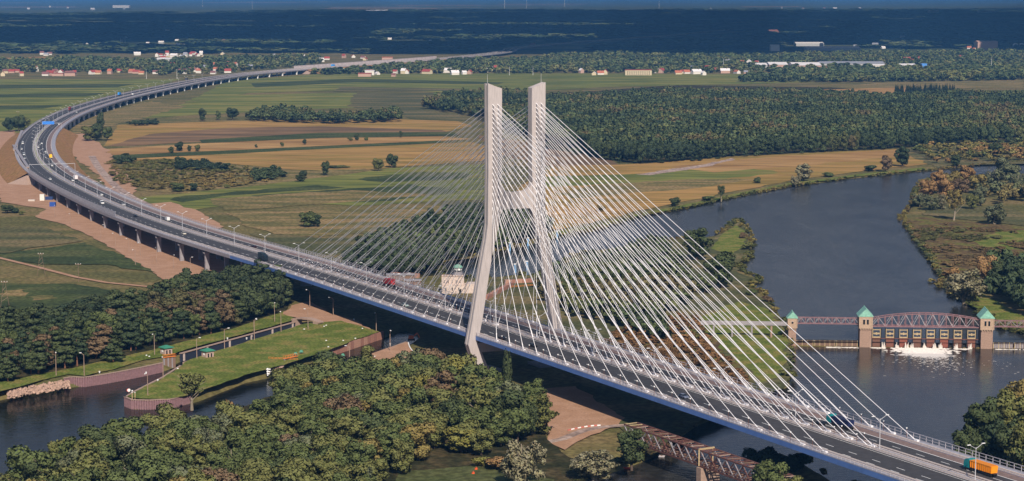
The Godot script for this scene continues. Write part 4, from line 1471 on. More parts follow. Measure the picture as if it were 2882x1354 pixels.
# ---------------------------------------------------------------- lamps
func lamps():
	var proto := thing("street_lamp", "", "street lamp", Vector3.ZERO, "double-armed lamps along the median")
	var s := Shape.new()
	s.tube(Vector3.ZERO, Vector3.UP * 10.2, 0.16, 0.10, 6)
	part("pole", s.mesh(), M.lamp, proto)
	for e in [-1.0, 1.0]:
		s = Shape.new()
		s.tube(Vector3(0, 9.8, 0), Vector3(2.3 * e, 11.0, 0), 0.09, 0.07, 5)
		part("arm", s.mesh(), M.lamp, proto)
		s = Shape.new()
		s.block(Vector3(2.7 * e, 11.15, 0), Vector3(1.2, 0.18, 0.42))
		part("lamp_head", s.mesh(), M.paint, proto)
	var k := 0
	var u := 296.0
	var used := false
	while u > -2700:
		k += 1
		var n := nth(k)
		var place := "on the bridge median" if u > -300 else ("on the near viaduct's median" if u > -930 else ("on the median in the bend" if u > -1500 else "on the far viaduct's median"))
		var label := "double-armed street lamp %s, %s from the near end" % [place, n]
		var d := road_dir(u)
		var yaw := atan2(-d.cross(Vector3.UP).z, d.cross(Vector3.UP).x)
		if not used:
			proto.set_meta("label", label)
			proto.position = road(u, 0, -0.1)
			proto.rotation.y = yaw
			used = true
		else:
			copy(proto, label, road(u, 0, -0.1), yaw)
		u -= 45.64 if u > -230 else 50.0
	# low post lights between the stays
	var pl := thing("post_light", "", "post light", Vector3.ZERO, "low post lights between the stays")
	s = Shape.new()
	s.tube(Vector3.ZERO, Vector3.UP * 3.1, 0.09, 0.07, 5)
	part("post", s.mesh(), M.rust, pl)
	s = Shape.new()
	s.tube(Vector3.UP * 3.0, Vector3.UP * 3.4, 0.12, 0.3, 8)
	part("lamp_head", s.mesh(), M.paint, pl)
	s = Shape.new()
	s.block(Vector3.UP * 0.15, Vector3(0.4, 0.3, 0.4))
	part("base", s.mesh(), M.concrete, pl)
	used = false
	for row in [[18.6, "along the near railing"], [1.5, "along the near deck's inner edge"], [-1.5, "along the far deck's inner edge"], [-18.4, "along the far railing"]]:
		for dir in [1.0, -1.0]:
			for j in 20:
				var x = (12.4 + 12.0 * (j + 0.0)) * dir
				if j == 0:
					continue
				var label := "post light %s, %s from the pylon towards the %s" % [row[1], nth(j), "near end" if dir > 0 else "far viaduct"]
				if not used:
					pl.set_meta("label", label)
					pl.position = road(x, row[0], 0.1)
					used = true
				else:
					copy(pl, label, road(x, row[0], 0.1))
	# single-armed lamps on the ground
	var sp := thing("lamp_post", "", "lamp post", Vector3.ZERO, "single lamp posts on the ground")
	s = Shape.new()
	s.tube(Vector3.ZERO, Vector3.UP * 8.0, 0.17, 0.10, 6)
	part("pole", s.mesh(), M.stone, sp)
	s = Shape.new()
	s.tube(Vector3.UP * 7.9, Vector3(1.3, 8.5, 0.3), 0.07, 0.06, 5)
	part("arm", s.mesh(), M.stone, sp)
	s = Shape.new()
	s.block(Vector3(1.6, 8.55, 0.35), Vector3(0.8, 0.22, 0.35))
	part("lamp_head", s.mesh(), M.paint, sp)
	var spots := [[284, 669, 0.0, "on the sandy ground, fifth from the abutment"], [325, 694, 0, "on the sandy ground, sixth from the abutment"], [363, 710, 0, "on the sandy ground, eighth from the abutment"], [395, 721, 0, "on the sandy ground, ninth from the abutment"], [381, 747, 1, "at the sandy ground's grassy edge"], [489, 758, 0, "on the sandy ground below the last tall pier"], [536, 769, 1, "where the sandy ground meets the wood"], [198, 637, 0, "on the sandy ground, third from the abutment"], [154, 612, 0, "beside the blue container"], [441, 740, 1, "by the white cabinet on the sandy ground"],
		[158, 1060, 2, "before the pines on the basin bank"], [237, 1060, 2, "at the kink of the sheet pile wall"], [435, 1001, 2, "behind the pale hut of the lock gate"], [554, 1012, 2, "left of the hut on the lawn"], [632, 985, 2, "on the chamber quay, second from the lawn hut"], [716, 960, 2, "on the chamber quay, third from the lawn hut"], [791, 937, 2, "on the chamber quay, fourth from the lawn hut"], [867, 928, 2, "on the lawn near the arched bridge"], [416, 1116, 1, "alone on the lawn's narrow tip"], [459, 1066, 1, "on the lawn opposite the lock gate"], [1098, 990, 2, "on the sandy yard of the second lock"], [984, 1036, 2, "beside the green winches of the second lock"], [773, 908, 1, "under the wood's edge by the chamber"], [715, 955, 1, "behind the chamber's dark wall"], [1059, 935, 1, "at the corner of the brick quay"], [938, 890, 1, "on the bank under the bridge's shadow"], [872, 868, 1, "on the bare bank left of the arched bridge"]]
	used = false
	for e in spots:
		var label := "lamp post %s" % e[3]
		var o: Node3D = sp
		if used:
			o = copy(sp, label, at(e[0], e[1]), 0.4 * (used as int) + e[0] * 0.01)
		else:
			sp.set_meta("label", label)
			sp.position = at(e[0], e[1])
			used = true
		o.scale = Vector3.ONE * [1.0, 1.1, 1.15][int(e[2])]


# ---------------------------------------------------------------- traffic
func wheels(root: Node3D, xs: Array, half: float, r: float):
	for x in xs:
		for e in [-1.0, 1.0]:
			var s := Shape.new()
			s.tube(Vector3(x, r, half * e - 0.12), Vector3(x, r, half * e + 0.12), r, r, 10)
			part("wheel", s.mesh(), M.tyre, root)

func car(label: String, col: Color, van := false) -> Node3D:
	var t := thing("delivery_van" if van else "car", label, "van" if van else "car")
	var s := Shape.new()
	var paint := mat(col, 0.3)
	if van:
		s.slab(PackedVector2Array([Vector2(-2.7, 0.35), Vector2(2.8, 0.35), Vector2(2.8, 1.1), Vector2(2.0, 1.3), Vector2(1.4, 2.3), Vector2(-2.7, 2.35)]), func(a, b, d): return Vector3(a, b, d), -0.98, 0.98)
		part("body", s.mesh(), paint, t)
		s = Shape.new()
		s.slab(PackedVector2Array([Vector2(1.3, 1.35), Vector2(2.02, 1.33), Vector2(1.46, 2.2), Vector2(1.3, 2.2)]), func(a, b, d): return Vector3(a, b, d), -1.0, 1.0)
		part("windscreen", s.mesh(), M.glass, t)
		wheels(t, [-1.8, 1.9], 0.9, 0.36)
	else:
		s.slab(PackedVector2Array([Vector2(-2.2, 0.3), Vector2(2.2, 0.3), Vector2(2.2, 0.72), Vector2(1.1, 0.92), Vector2(-1.9, 0.95), Vector2(-2.2, 0.85)]), func(a, b, d): return Vector3(a, b, d), -0.88, 0.88)
		part("body", s.mesh(), paint, t)
		s = Shape.new()
		s.hexa([Vector3(-1.8, 0.94, 0.8), Vector3(1.15, 0.9, 0.8), Vector3(1.15, 0.9, -0.8), Vector3(-1.8, 0.94, -0.8), Vector3(-1.3, 1.42, 0.62), Vector3(0.35, 1.42, 0.62), Vector3(0.35, 1.42, -0.62), Vector3(-1.3, 1.42, -0.62)])
		part("windows", s.mesh(), M.glass, t)
		s = Shape.new()
		s.block(Vector3(-0.48, 1.44, 0), Vector3(1.66, 0.06, 1.24))
		part("roof", s.mesh(), paint, t)
		wheels(t, [-1.35, 1.4], 0.82, 0.33)
	return t

func lorry(label: String, cab: Color, box: Color, long: float, high: float, ribbed: bool) -> Node3D:      # faces +x; the load reaches back
	var t := thing("lorry", label, "truck")
	var s := Shape.new()
	s.slab(PackedVector2Array([Vector2(-0.1, 0.9), Vector2(2.3, 0.7), Vector2(2.35, 1.9), Vector2(2.1, 3.0), Vector2(1.2, 3.5), Vector2(-0.1, 3.6)]), func(a, b, d): return Vector3(a, b, d), -1.22, 1.22)
	var c := part("cab", s.mesh(), mat(cab, 0.35), t)
	s = Shape.new()
	s.slab(PackedVector2Array([Vector2(2.2, 1.75), Vector2(2.4, 1.85), Vector2(2.17, 2.9), Vector2(2.0, 2.8)]), func(a, b, d): return Vector3(a, b, d), -1.1, 1.1)
	part("windscreen", s.mesh(), M.glass, c)
	s = Shape.new()
	s.block(Vector3(-long / 2 - 0.2, 0.95, 0), Vector3(long + 2.4, 0.3, 1.2))
	part("chassis", s.mesh(), M.dark, t)
	s = Shape.new()
	var m := -0.7 - long / 2
	s.block(Vector3(m, 1.2 + high / 2, 0), Vector3(long, high, 2.35), Vector3.RIGHT, Color.WHITE, 1.06 if ribbed else 1.0)
	var b := part("load_body", s.mesh(), mat(box, 0.5), t)
	if ribbed:
		var n := int(long / 0.9)
		for k in n + 1:
			for e in [-1.0, 1.0]:
				var q := Shape.new()
				q.bar(Vector3(m - long / 2 + 0.1 + k * (long - 0.2) / n, 1.25, 1.2 * e), Vector3(m - long / 2 + 0.1 + k * (long - 0.2) / n, 1.2 + high, 1.27 * e), 0.14, 0.12)
				part("rib", q.mesh(), mat(box, 0.5), b)
		var r := Shape.new()
		for e in [-1.26, 1.26]:
			r.bar(Vector3(m - long / 2, 1.2 + high, e), Vector3(m + long / 2, 1.2 + high, e), 0.18, 0.16)
		part("top_rail", r.mesh(), mat(box, 0.5), b)
		var q := Shape.new()
		q.block(Vector3(m, 1.26 + high, 0), Vector3(long - 0.2, 0.06, 2.2))
		part("tarpaulin", q.mesh(), mat(box * Color(0.85, 0.82, 0.8), 0.9), b)
	wheels(t, [1.4, -1.2, -long + 0.9, -long + 2.2, -long - 0.2], 1.05, 0.5)
	return t

func drive(v: Node3D, px: float, py: float, h: float, away := true):
	var p := at(px, py, h)
	var u := (p - C0).dot(UU)
	var i := int(road_index(u))
	var best := i
	for k in range(maxi(0, i - 12), mini(path_p.size(), i + 13)):
		if Vector2(path_p[k].x - p.x, path_p[k].z - p.z).length() < Vector2(path_p[best].x - p.x, path_p[best].z - p.z).length():
			best = k
	var d := (path_p[mini(best + 1, path_p.size() - 1)] - path_p[maxi(best - 1, 0)])
	d.y = 0
	d = d.normalized() * (1.0 if away else -1.0)
	v.position = Vector3(p.x, path_p[best].y + 0.03, p.z)
	v.rotation.y = atan2(-d.z, d.x)

func traffic():
	var teal := Color(0.10, 0.52, 0.54)
	var t := lorry("orange-yellow ribbed tipper lorry with a teal cab at the near end", teal, Color(0.98, 0.60, 0.08), 9.4, 2.1, true)
	var p := road(285, -7.9, 0.03)
	t.position = p
	t.rotation.y = atan2(UU.z, -UU.x)
	t = lorry("teal-cabbed lorry with a dark blue trailer among the last stays", teal, Color(0.10, 0.15, 0.32), 9.0, 1.9, true)
	t.position = road(213, -9.4, 0.03)
	t.rotation.y = atan2(UU.z, -UU.x)
	t = lorry("red lorry on the far deck seen through the stays", Color(0.62, 0.15, 0.15), Color(0.66, 0.17, 0.17), 6.5, 2.4, false)
	drive(t, 1090, 802, 15.4)
	t = lorry("dark box lorry where the stays begin on the near deck", Color(0.10, 0.14, 0.17), Color(0.10, 0.17, 0.21), 6.0, 2.9, false)
	drive(t, 744, 735, 14.5, false)
	t = lorry("blue lorry at the start of the far viaduct", Color(0.15, 0.42, 0.72), Color(0.22, 0.58, 0.88), 11.0, 3.4, false)
	drive(t, 338, 268, 9)
	t = lorry("yellow lorry in the bend of the motorway", Color(0.95, 0.70, 0.15), Color(0.98, 0.76, 0.15), 5.5, 2.8, false)
	drive(t, 142, 446, 9)
	t = lorry("white box lorry below the overhead gantry", Color(0.85, 0.85, 0.85), Color(0.90, 0.86, 0.86), 6.5, 2.8, false)
	drive(t, 211, 506, 9.4)
	t = lorry("red lorry on the outer lanes of the far viaduct", Color(0.55, 0.14, 0.15), Color(0.55, 0.15, 0.16), 8.0, 3.0, false)
	drive(t, 195, 311, 9, false)
	t = lorry("dark grey lorry half way along the far viaduct", Color(0.16, 0.18, 0.24), Color(0.18, 0.20, 0.26), 9.0, 3.0, false)
	drive(t, 526, 226, 9)
	t = lorry("bright blue lorry passing the pale noise wall", Color(0.2, 0.55, 0.9), Color(0.25, 0.65, 0.95), 11.0, 3.4, false)
	drive(t, 940, 187, 9)
	t = lorry("light blue lorry far along the noise wall", Color(0.3, 0.65, 0.9), Color(0.35, 0.7, 0.95), 10.0, 3.4, false)
	drive(t, 1174, 168, 9)
	var w := Color(0.90, 0.90, 0.90)
	var k := Color(0.06, 0.06, 0.07)
	for e in [
		["dark car on the near deck just past the pylon", k, 1500, 976, 15.4, 0, 0], ["small dark car on the near deck beside the near pylon leg", k, 1413, 955, 15.4, 0, 0], ["black car ahead of the blue lorry", k, 2306, 1198, 15, 1, 0], ["grey-blue car on the near deck under the middle stays", Color(0.45, 0.48, 0.56), 1924, 1122, 15, 0, 0], ["silver-green car on the near deck left of the pylon", Color(0.62, 0.68, 0.68), 1140, 862, 15.4, 0, 0], ["dark car tinted for its red lights on the far deck before the stays", Color(0.20, 0.08, 0.09), 715, 697, 14, 1, 0], ["pale hatchback on the near viaduct", Color(0.85, 0.82, 0.76), 517, 662, 12.5, 0, 0], ["white van on the far carriageway of the near viaduct", w, 471, 621, 12, 1, 1], ["white-backed dark car on the near viaduct", Color(0.75, 0.75, 0.76), 346, 577, 11, 1, 0], ["white coach-like van beside the noise screen", w, 287, 574, 10.4, 0, 1], ["dark car at the noise screen's end", k, 381, 611, 11.6, 0, 0], ["white car below the white lorry", w, 204, 510, 9.3, 1, 0], ["white car near the gantry foot", w, 285, 550, 10.2, 1, 0], ["white car on the inner lane in the bend", w, 117, 405, 9, 1, 0], ["white car just behind it on the inner lane in the bend", w, 108, 416, 9, 1, 0], ["pale car on the outer lane in the bend", w, 128, 429, 9, 1, 0], ["grey car following the pale one in the bend", Color(0.5, 0.5, 0.55), 127, 441, 9, 1, 0], ["white car above the yellow lorry", w, 146, 468, 9, 1, 0], ["white van leading on the outer carriageway of the bend", w, 64, 405, 9, 0, 1], ["white car second on the outer carriageway of the bend", w, 61, 421, 9, 0, 0], ["silver van third on the outer carriageway of the bend", Color(0.8, 0.82, 0.84), 67, 437, 9, 0, 1], ["silver car last on the outer carriageway of the bend", Color(0.75, 0.77, 0.78), 69, 447, 9, 0, 0], ["white car entering the far viaduct", w, 166, 351, 9, 1, 0], ["white van behind the blue lorry on the far viaduct", w, 374, 267, 9, 1, 1], ["small white car on the far viaduct's inner lanes", w, 553, 229, 9, 1, 0], ["white car on the near viaduct below the screen", w, 141, 506, 9.2, 0, 0], ["pale car crawling along the bend's inner side", w, 216, 317, 9, 1, 0]]:  # the car before the stays carries its red lights in the body colour
		var c := car(e[0], e[1], e[6] == 1)
		drive(c, e[2], e[3], e[4], e[5] == 1)


# ---------------------------------------------------------------- trees
func crown(lobes: Array, count: int, leaf: float, sd: int, sag := 0.0) -> ArrayMesh:
	# many small leaf clumps spread over and through the lobes; lobes: [centre, radii]
	var r := RandomNumberGenerator.new()
	r.seed = sd
	var s := Shape.new()
	var share := []
	var tone := []
	var sum := 0.0
	for l in lobes:
		tone.append(r.randf_range(0.76, 1.22))
		sum += pow(l[1].x * l[1].y, 1.0)
		share.append(sum)
	for i in count:
		var x := r.randf() * sum
		var j := 0
		while share[j] < x:
			j += 1
		var l: Array = lobes[j]
		var d := Vector3(r.randfn(), r.randfn() + 0.15, r.randfn()).normalized()
		var p: Vector3 = l[0] + d * l[1] * r.randf_range(0.62, 1.08)
		var n := (d + Vector3(r.randf_range(-1, 1), r.randf_range(-0.6, 1), r.randf_range(-1, 1)) * 0.65).normalized()
		var t := n.cross(Vector3(r.randfn(), r.randfn(), r.randfn())).normalized()
		var b := n.cross(t)
		if sag > 0:
			t = (t + Vector3.DOWN * sag).normalized()
		var a := leaf * r.randf_range(0.55, 1.35)
		var c = r.randf_range(0.86, 1.14) * tone[j]
		var col := Color(c * r.randf_range(0.92, 1.1), c, c * r.randf_range(0.8, 1.1))
		var nn := (n * 0.55 + d * 0.6).normalized()
		var m := n * a * 0.3
		s.quad_n(p - t * a - m, p - b * a * 0.7 + m, p + t * a - m, p + b * a * 0.7 + m, nn, nn, nn, nn, col)
	return s.mesh()

func lump(sd: int, n: int, c: Vector3, spread: Vector3, size: float) -> Array:
	var r := RandomNumberGenerator.new()
	r.seed = sd
	var a := [[c, spread * 0.55]]
	for i in n:
		var d := Vector3(r.randfn(), r.randfn() * 0.9, r.randfn()).normalized() * r.randf_range(0.6, 1.0)
		var k := size * r.randf_range(0.65, 1.3)
		a.append([c + d * spread, Vector3(k, k * r.randf_range(0.65, 0.95), k)])
	return a

func trunk_mesh(sd: int, h: float, top: float, r0: float, limbs: int, reach: float) -> ArrayMesh:
	var r := RandomNumberGenerator.new()
	r.seed = sd
	var s := Shape.new()
	var bend := Vector3(r.randf_range(-0.5, 0.5), 0, r.randf_range(-0.5, 0.5))
	var mid := Vector3.UP * h * 0.5 + bend
	var tip := Vector3.UP * top + bend * 1.6
	s.tube(Vector3.DOWN * 0.5, mid, r0 * 1.25, r0 * 0.8, 7, Color.WHITE, false)
	s.tube(mid, tip, r0 * 0.8, r0 * 0.18, 6, Color.WHITE, false)
	for k in limbs:
		var a := TAU * k / limbs + r.randf()
		var b := mid.lerp(tip, r.randf_range(-0.15, 0.6))
		s.tube(b, b + Vector3(cos(a) * reach, reach * r.randf_range(0.7, 1.3), sin(a) * reach), r0 * 0.42, r0 * 0.12, 5, Color.WHITE, false)
	return s.mesh()

var kinds := {}
var tints := {}

func leaf_mat(r: float, g: float, b: float) -> StandardMaterial3D:
	var m := StandardMaterial3D.new()
	m.albedo_color = seen(r, g, b, 0.55)
	m.roughness = 0.9
	m.metallic_specular = 0.2
	m.vertex_color_use_as_albedo = true
	m.backlight_enabled = true
	m.backlight = Color(0.22, 0.24, 0.12)
	return m

func tree(kind: String, tint: String, where: Vector3, high: float, wide: float, label: String, group := "") -> Node3D:
	var k: Dictionary = kinds[kind]
	var v: int = rng.randi() % k.crowns.size()
	var t := thing(k.name, label, k.cat, where, group)
	var sc := Vector3(wide / 10.0, high / 12.0, wide / 10.0)
	t.rotation.y = rng.randf() * TAU
	part("trunk", k.trunks[v], k.bark, t).scale = sc
	part("crown", k.crowns[v], tints[tint], t).scale = sc
	return t

func kind(key: String, called: String, cat: String, crowns: Array, trunks: Array, bark: Material):
	kinds[key] = {"name": called, "cat": cat, "crowns": crowns, "trunks": trunks, "bark": bark}

func in_outline(pts: Array, space: float, jitter := 0.42) -> Array:      # places spread over an outline
	var poly := outline(pts)
	var lo := poly[0]
	var hi := poly[0]
	for p in poly:
		lo = lo.min(p)
		hi = hi.max(p)
	var r := []
	var row := 0
	var y := lo.y
	while y < hi.y:
		var x := lo.x + (space / 2 if row % 2 else 0.0)
		while x < hi.x:
			var p := Vector2(x, y) + Vector2(rng.randf_range(-1, 1), rng.randf_range(-1, 1)) * space * jitter
			if Geometry2D.is_point_in_polygon(p, poly):
				r.append(Vector3(p.x, 0, p.y))
			x += space
		y += space * 0.87
		row += 1
	return r

func dry(p: Vector3, edge := 1.0) -> bool:
	for w in waters:
		if Geometry2D.is_point_in_polygon(Vector2(p.x, p.z), w[0]):
			return false
	return true

func clear_of_road(p: Vector3, room: float) -> bool:
	var u := (p - C0).dot(UU)
	if u > 470 or u < -7000:
		return true
	var q := road(u, 0)
	return Vector2(q.x - p.x, q.z - p.z).length() > room

func mass(called: String, label: String, places: Array, high0: float, high1: float, wide: float, colors: Array, lods: Array, kind_stuff := true):
	# a wood that reads as one mass
	for v in lods.size():
		var mine := []
		for i in places.size():
			if i % lods.size() == v:
				mine.append(places[i])
		if mine.is_empty():
			continue
		var mm := MultiMesh.new()
		mm.transform_format = MultiMesh.TRANSFORM_3D
		mm.use_colors = true
		mm.mesh = lods[v]
		mm.instance_count = mine.size()
		for i in mine.size():
			var h := rng.randf_range(high0, high1) / 12.0
			var w := wide / 10.0 * rng.randf_range(0.75, 1.3)
			mm.set_instance_transform(i, Transform3D(Basis(Vector3.UP, rng.randf() * TAU).scaled(Vector3(w, h, w)), mine[i]))
			var f: float = forest_tone.get_noise_2d(mine[i].x, mine[i].z) * 1.6 + rng.randf_range(-0.35, 0.35)
			var c: Color = colors[clampi(int((f * 0.5 + 0.5) * colors.size()), 0, colors.size() - 1)]
			mm.set_instance_color(i, c * rng.randf_range(0.8, 1.2))
		var o := MultiMeshInstance3D.new()
		o.name = numbered(called)
		o.multimesh = mm
		o.material_override = tints["plain"]
		add_child(o)
		o.set_meta("kind", "stuff")

var forest_tone := FastNoiseLite.new()

func leafc(r: float, g: float, b: float) -> Color:
	var c := lin(r, g, b)
	return Color(c.r / 0.58, c.g / 0.58, c.b / 0.58)

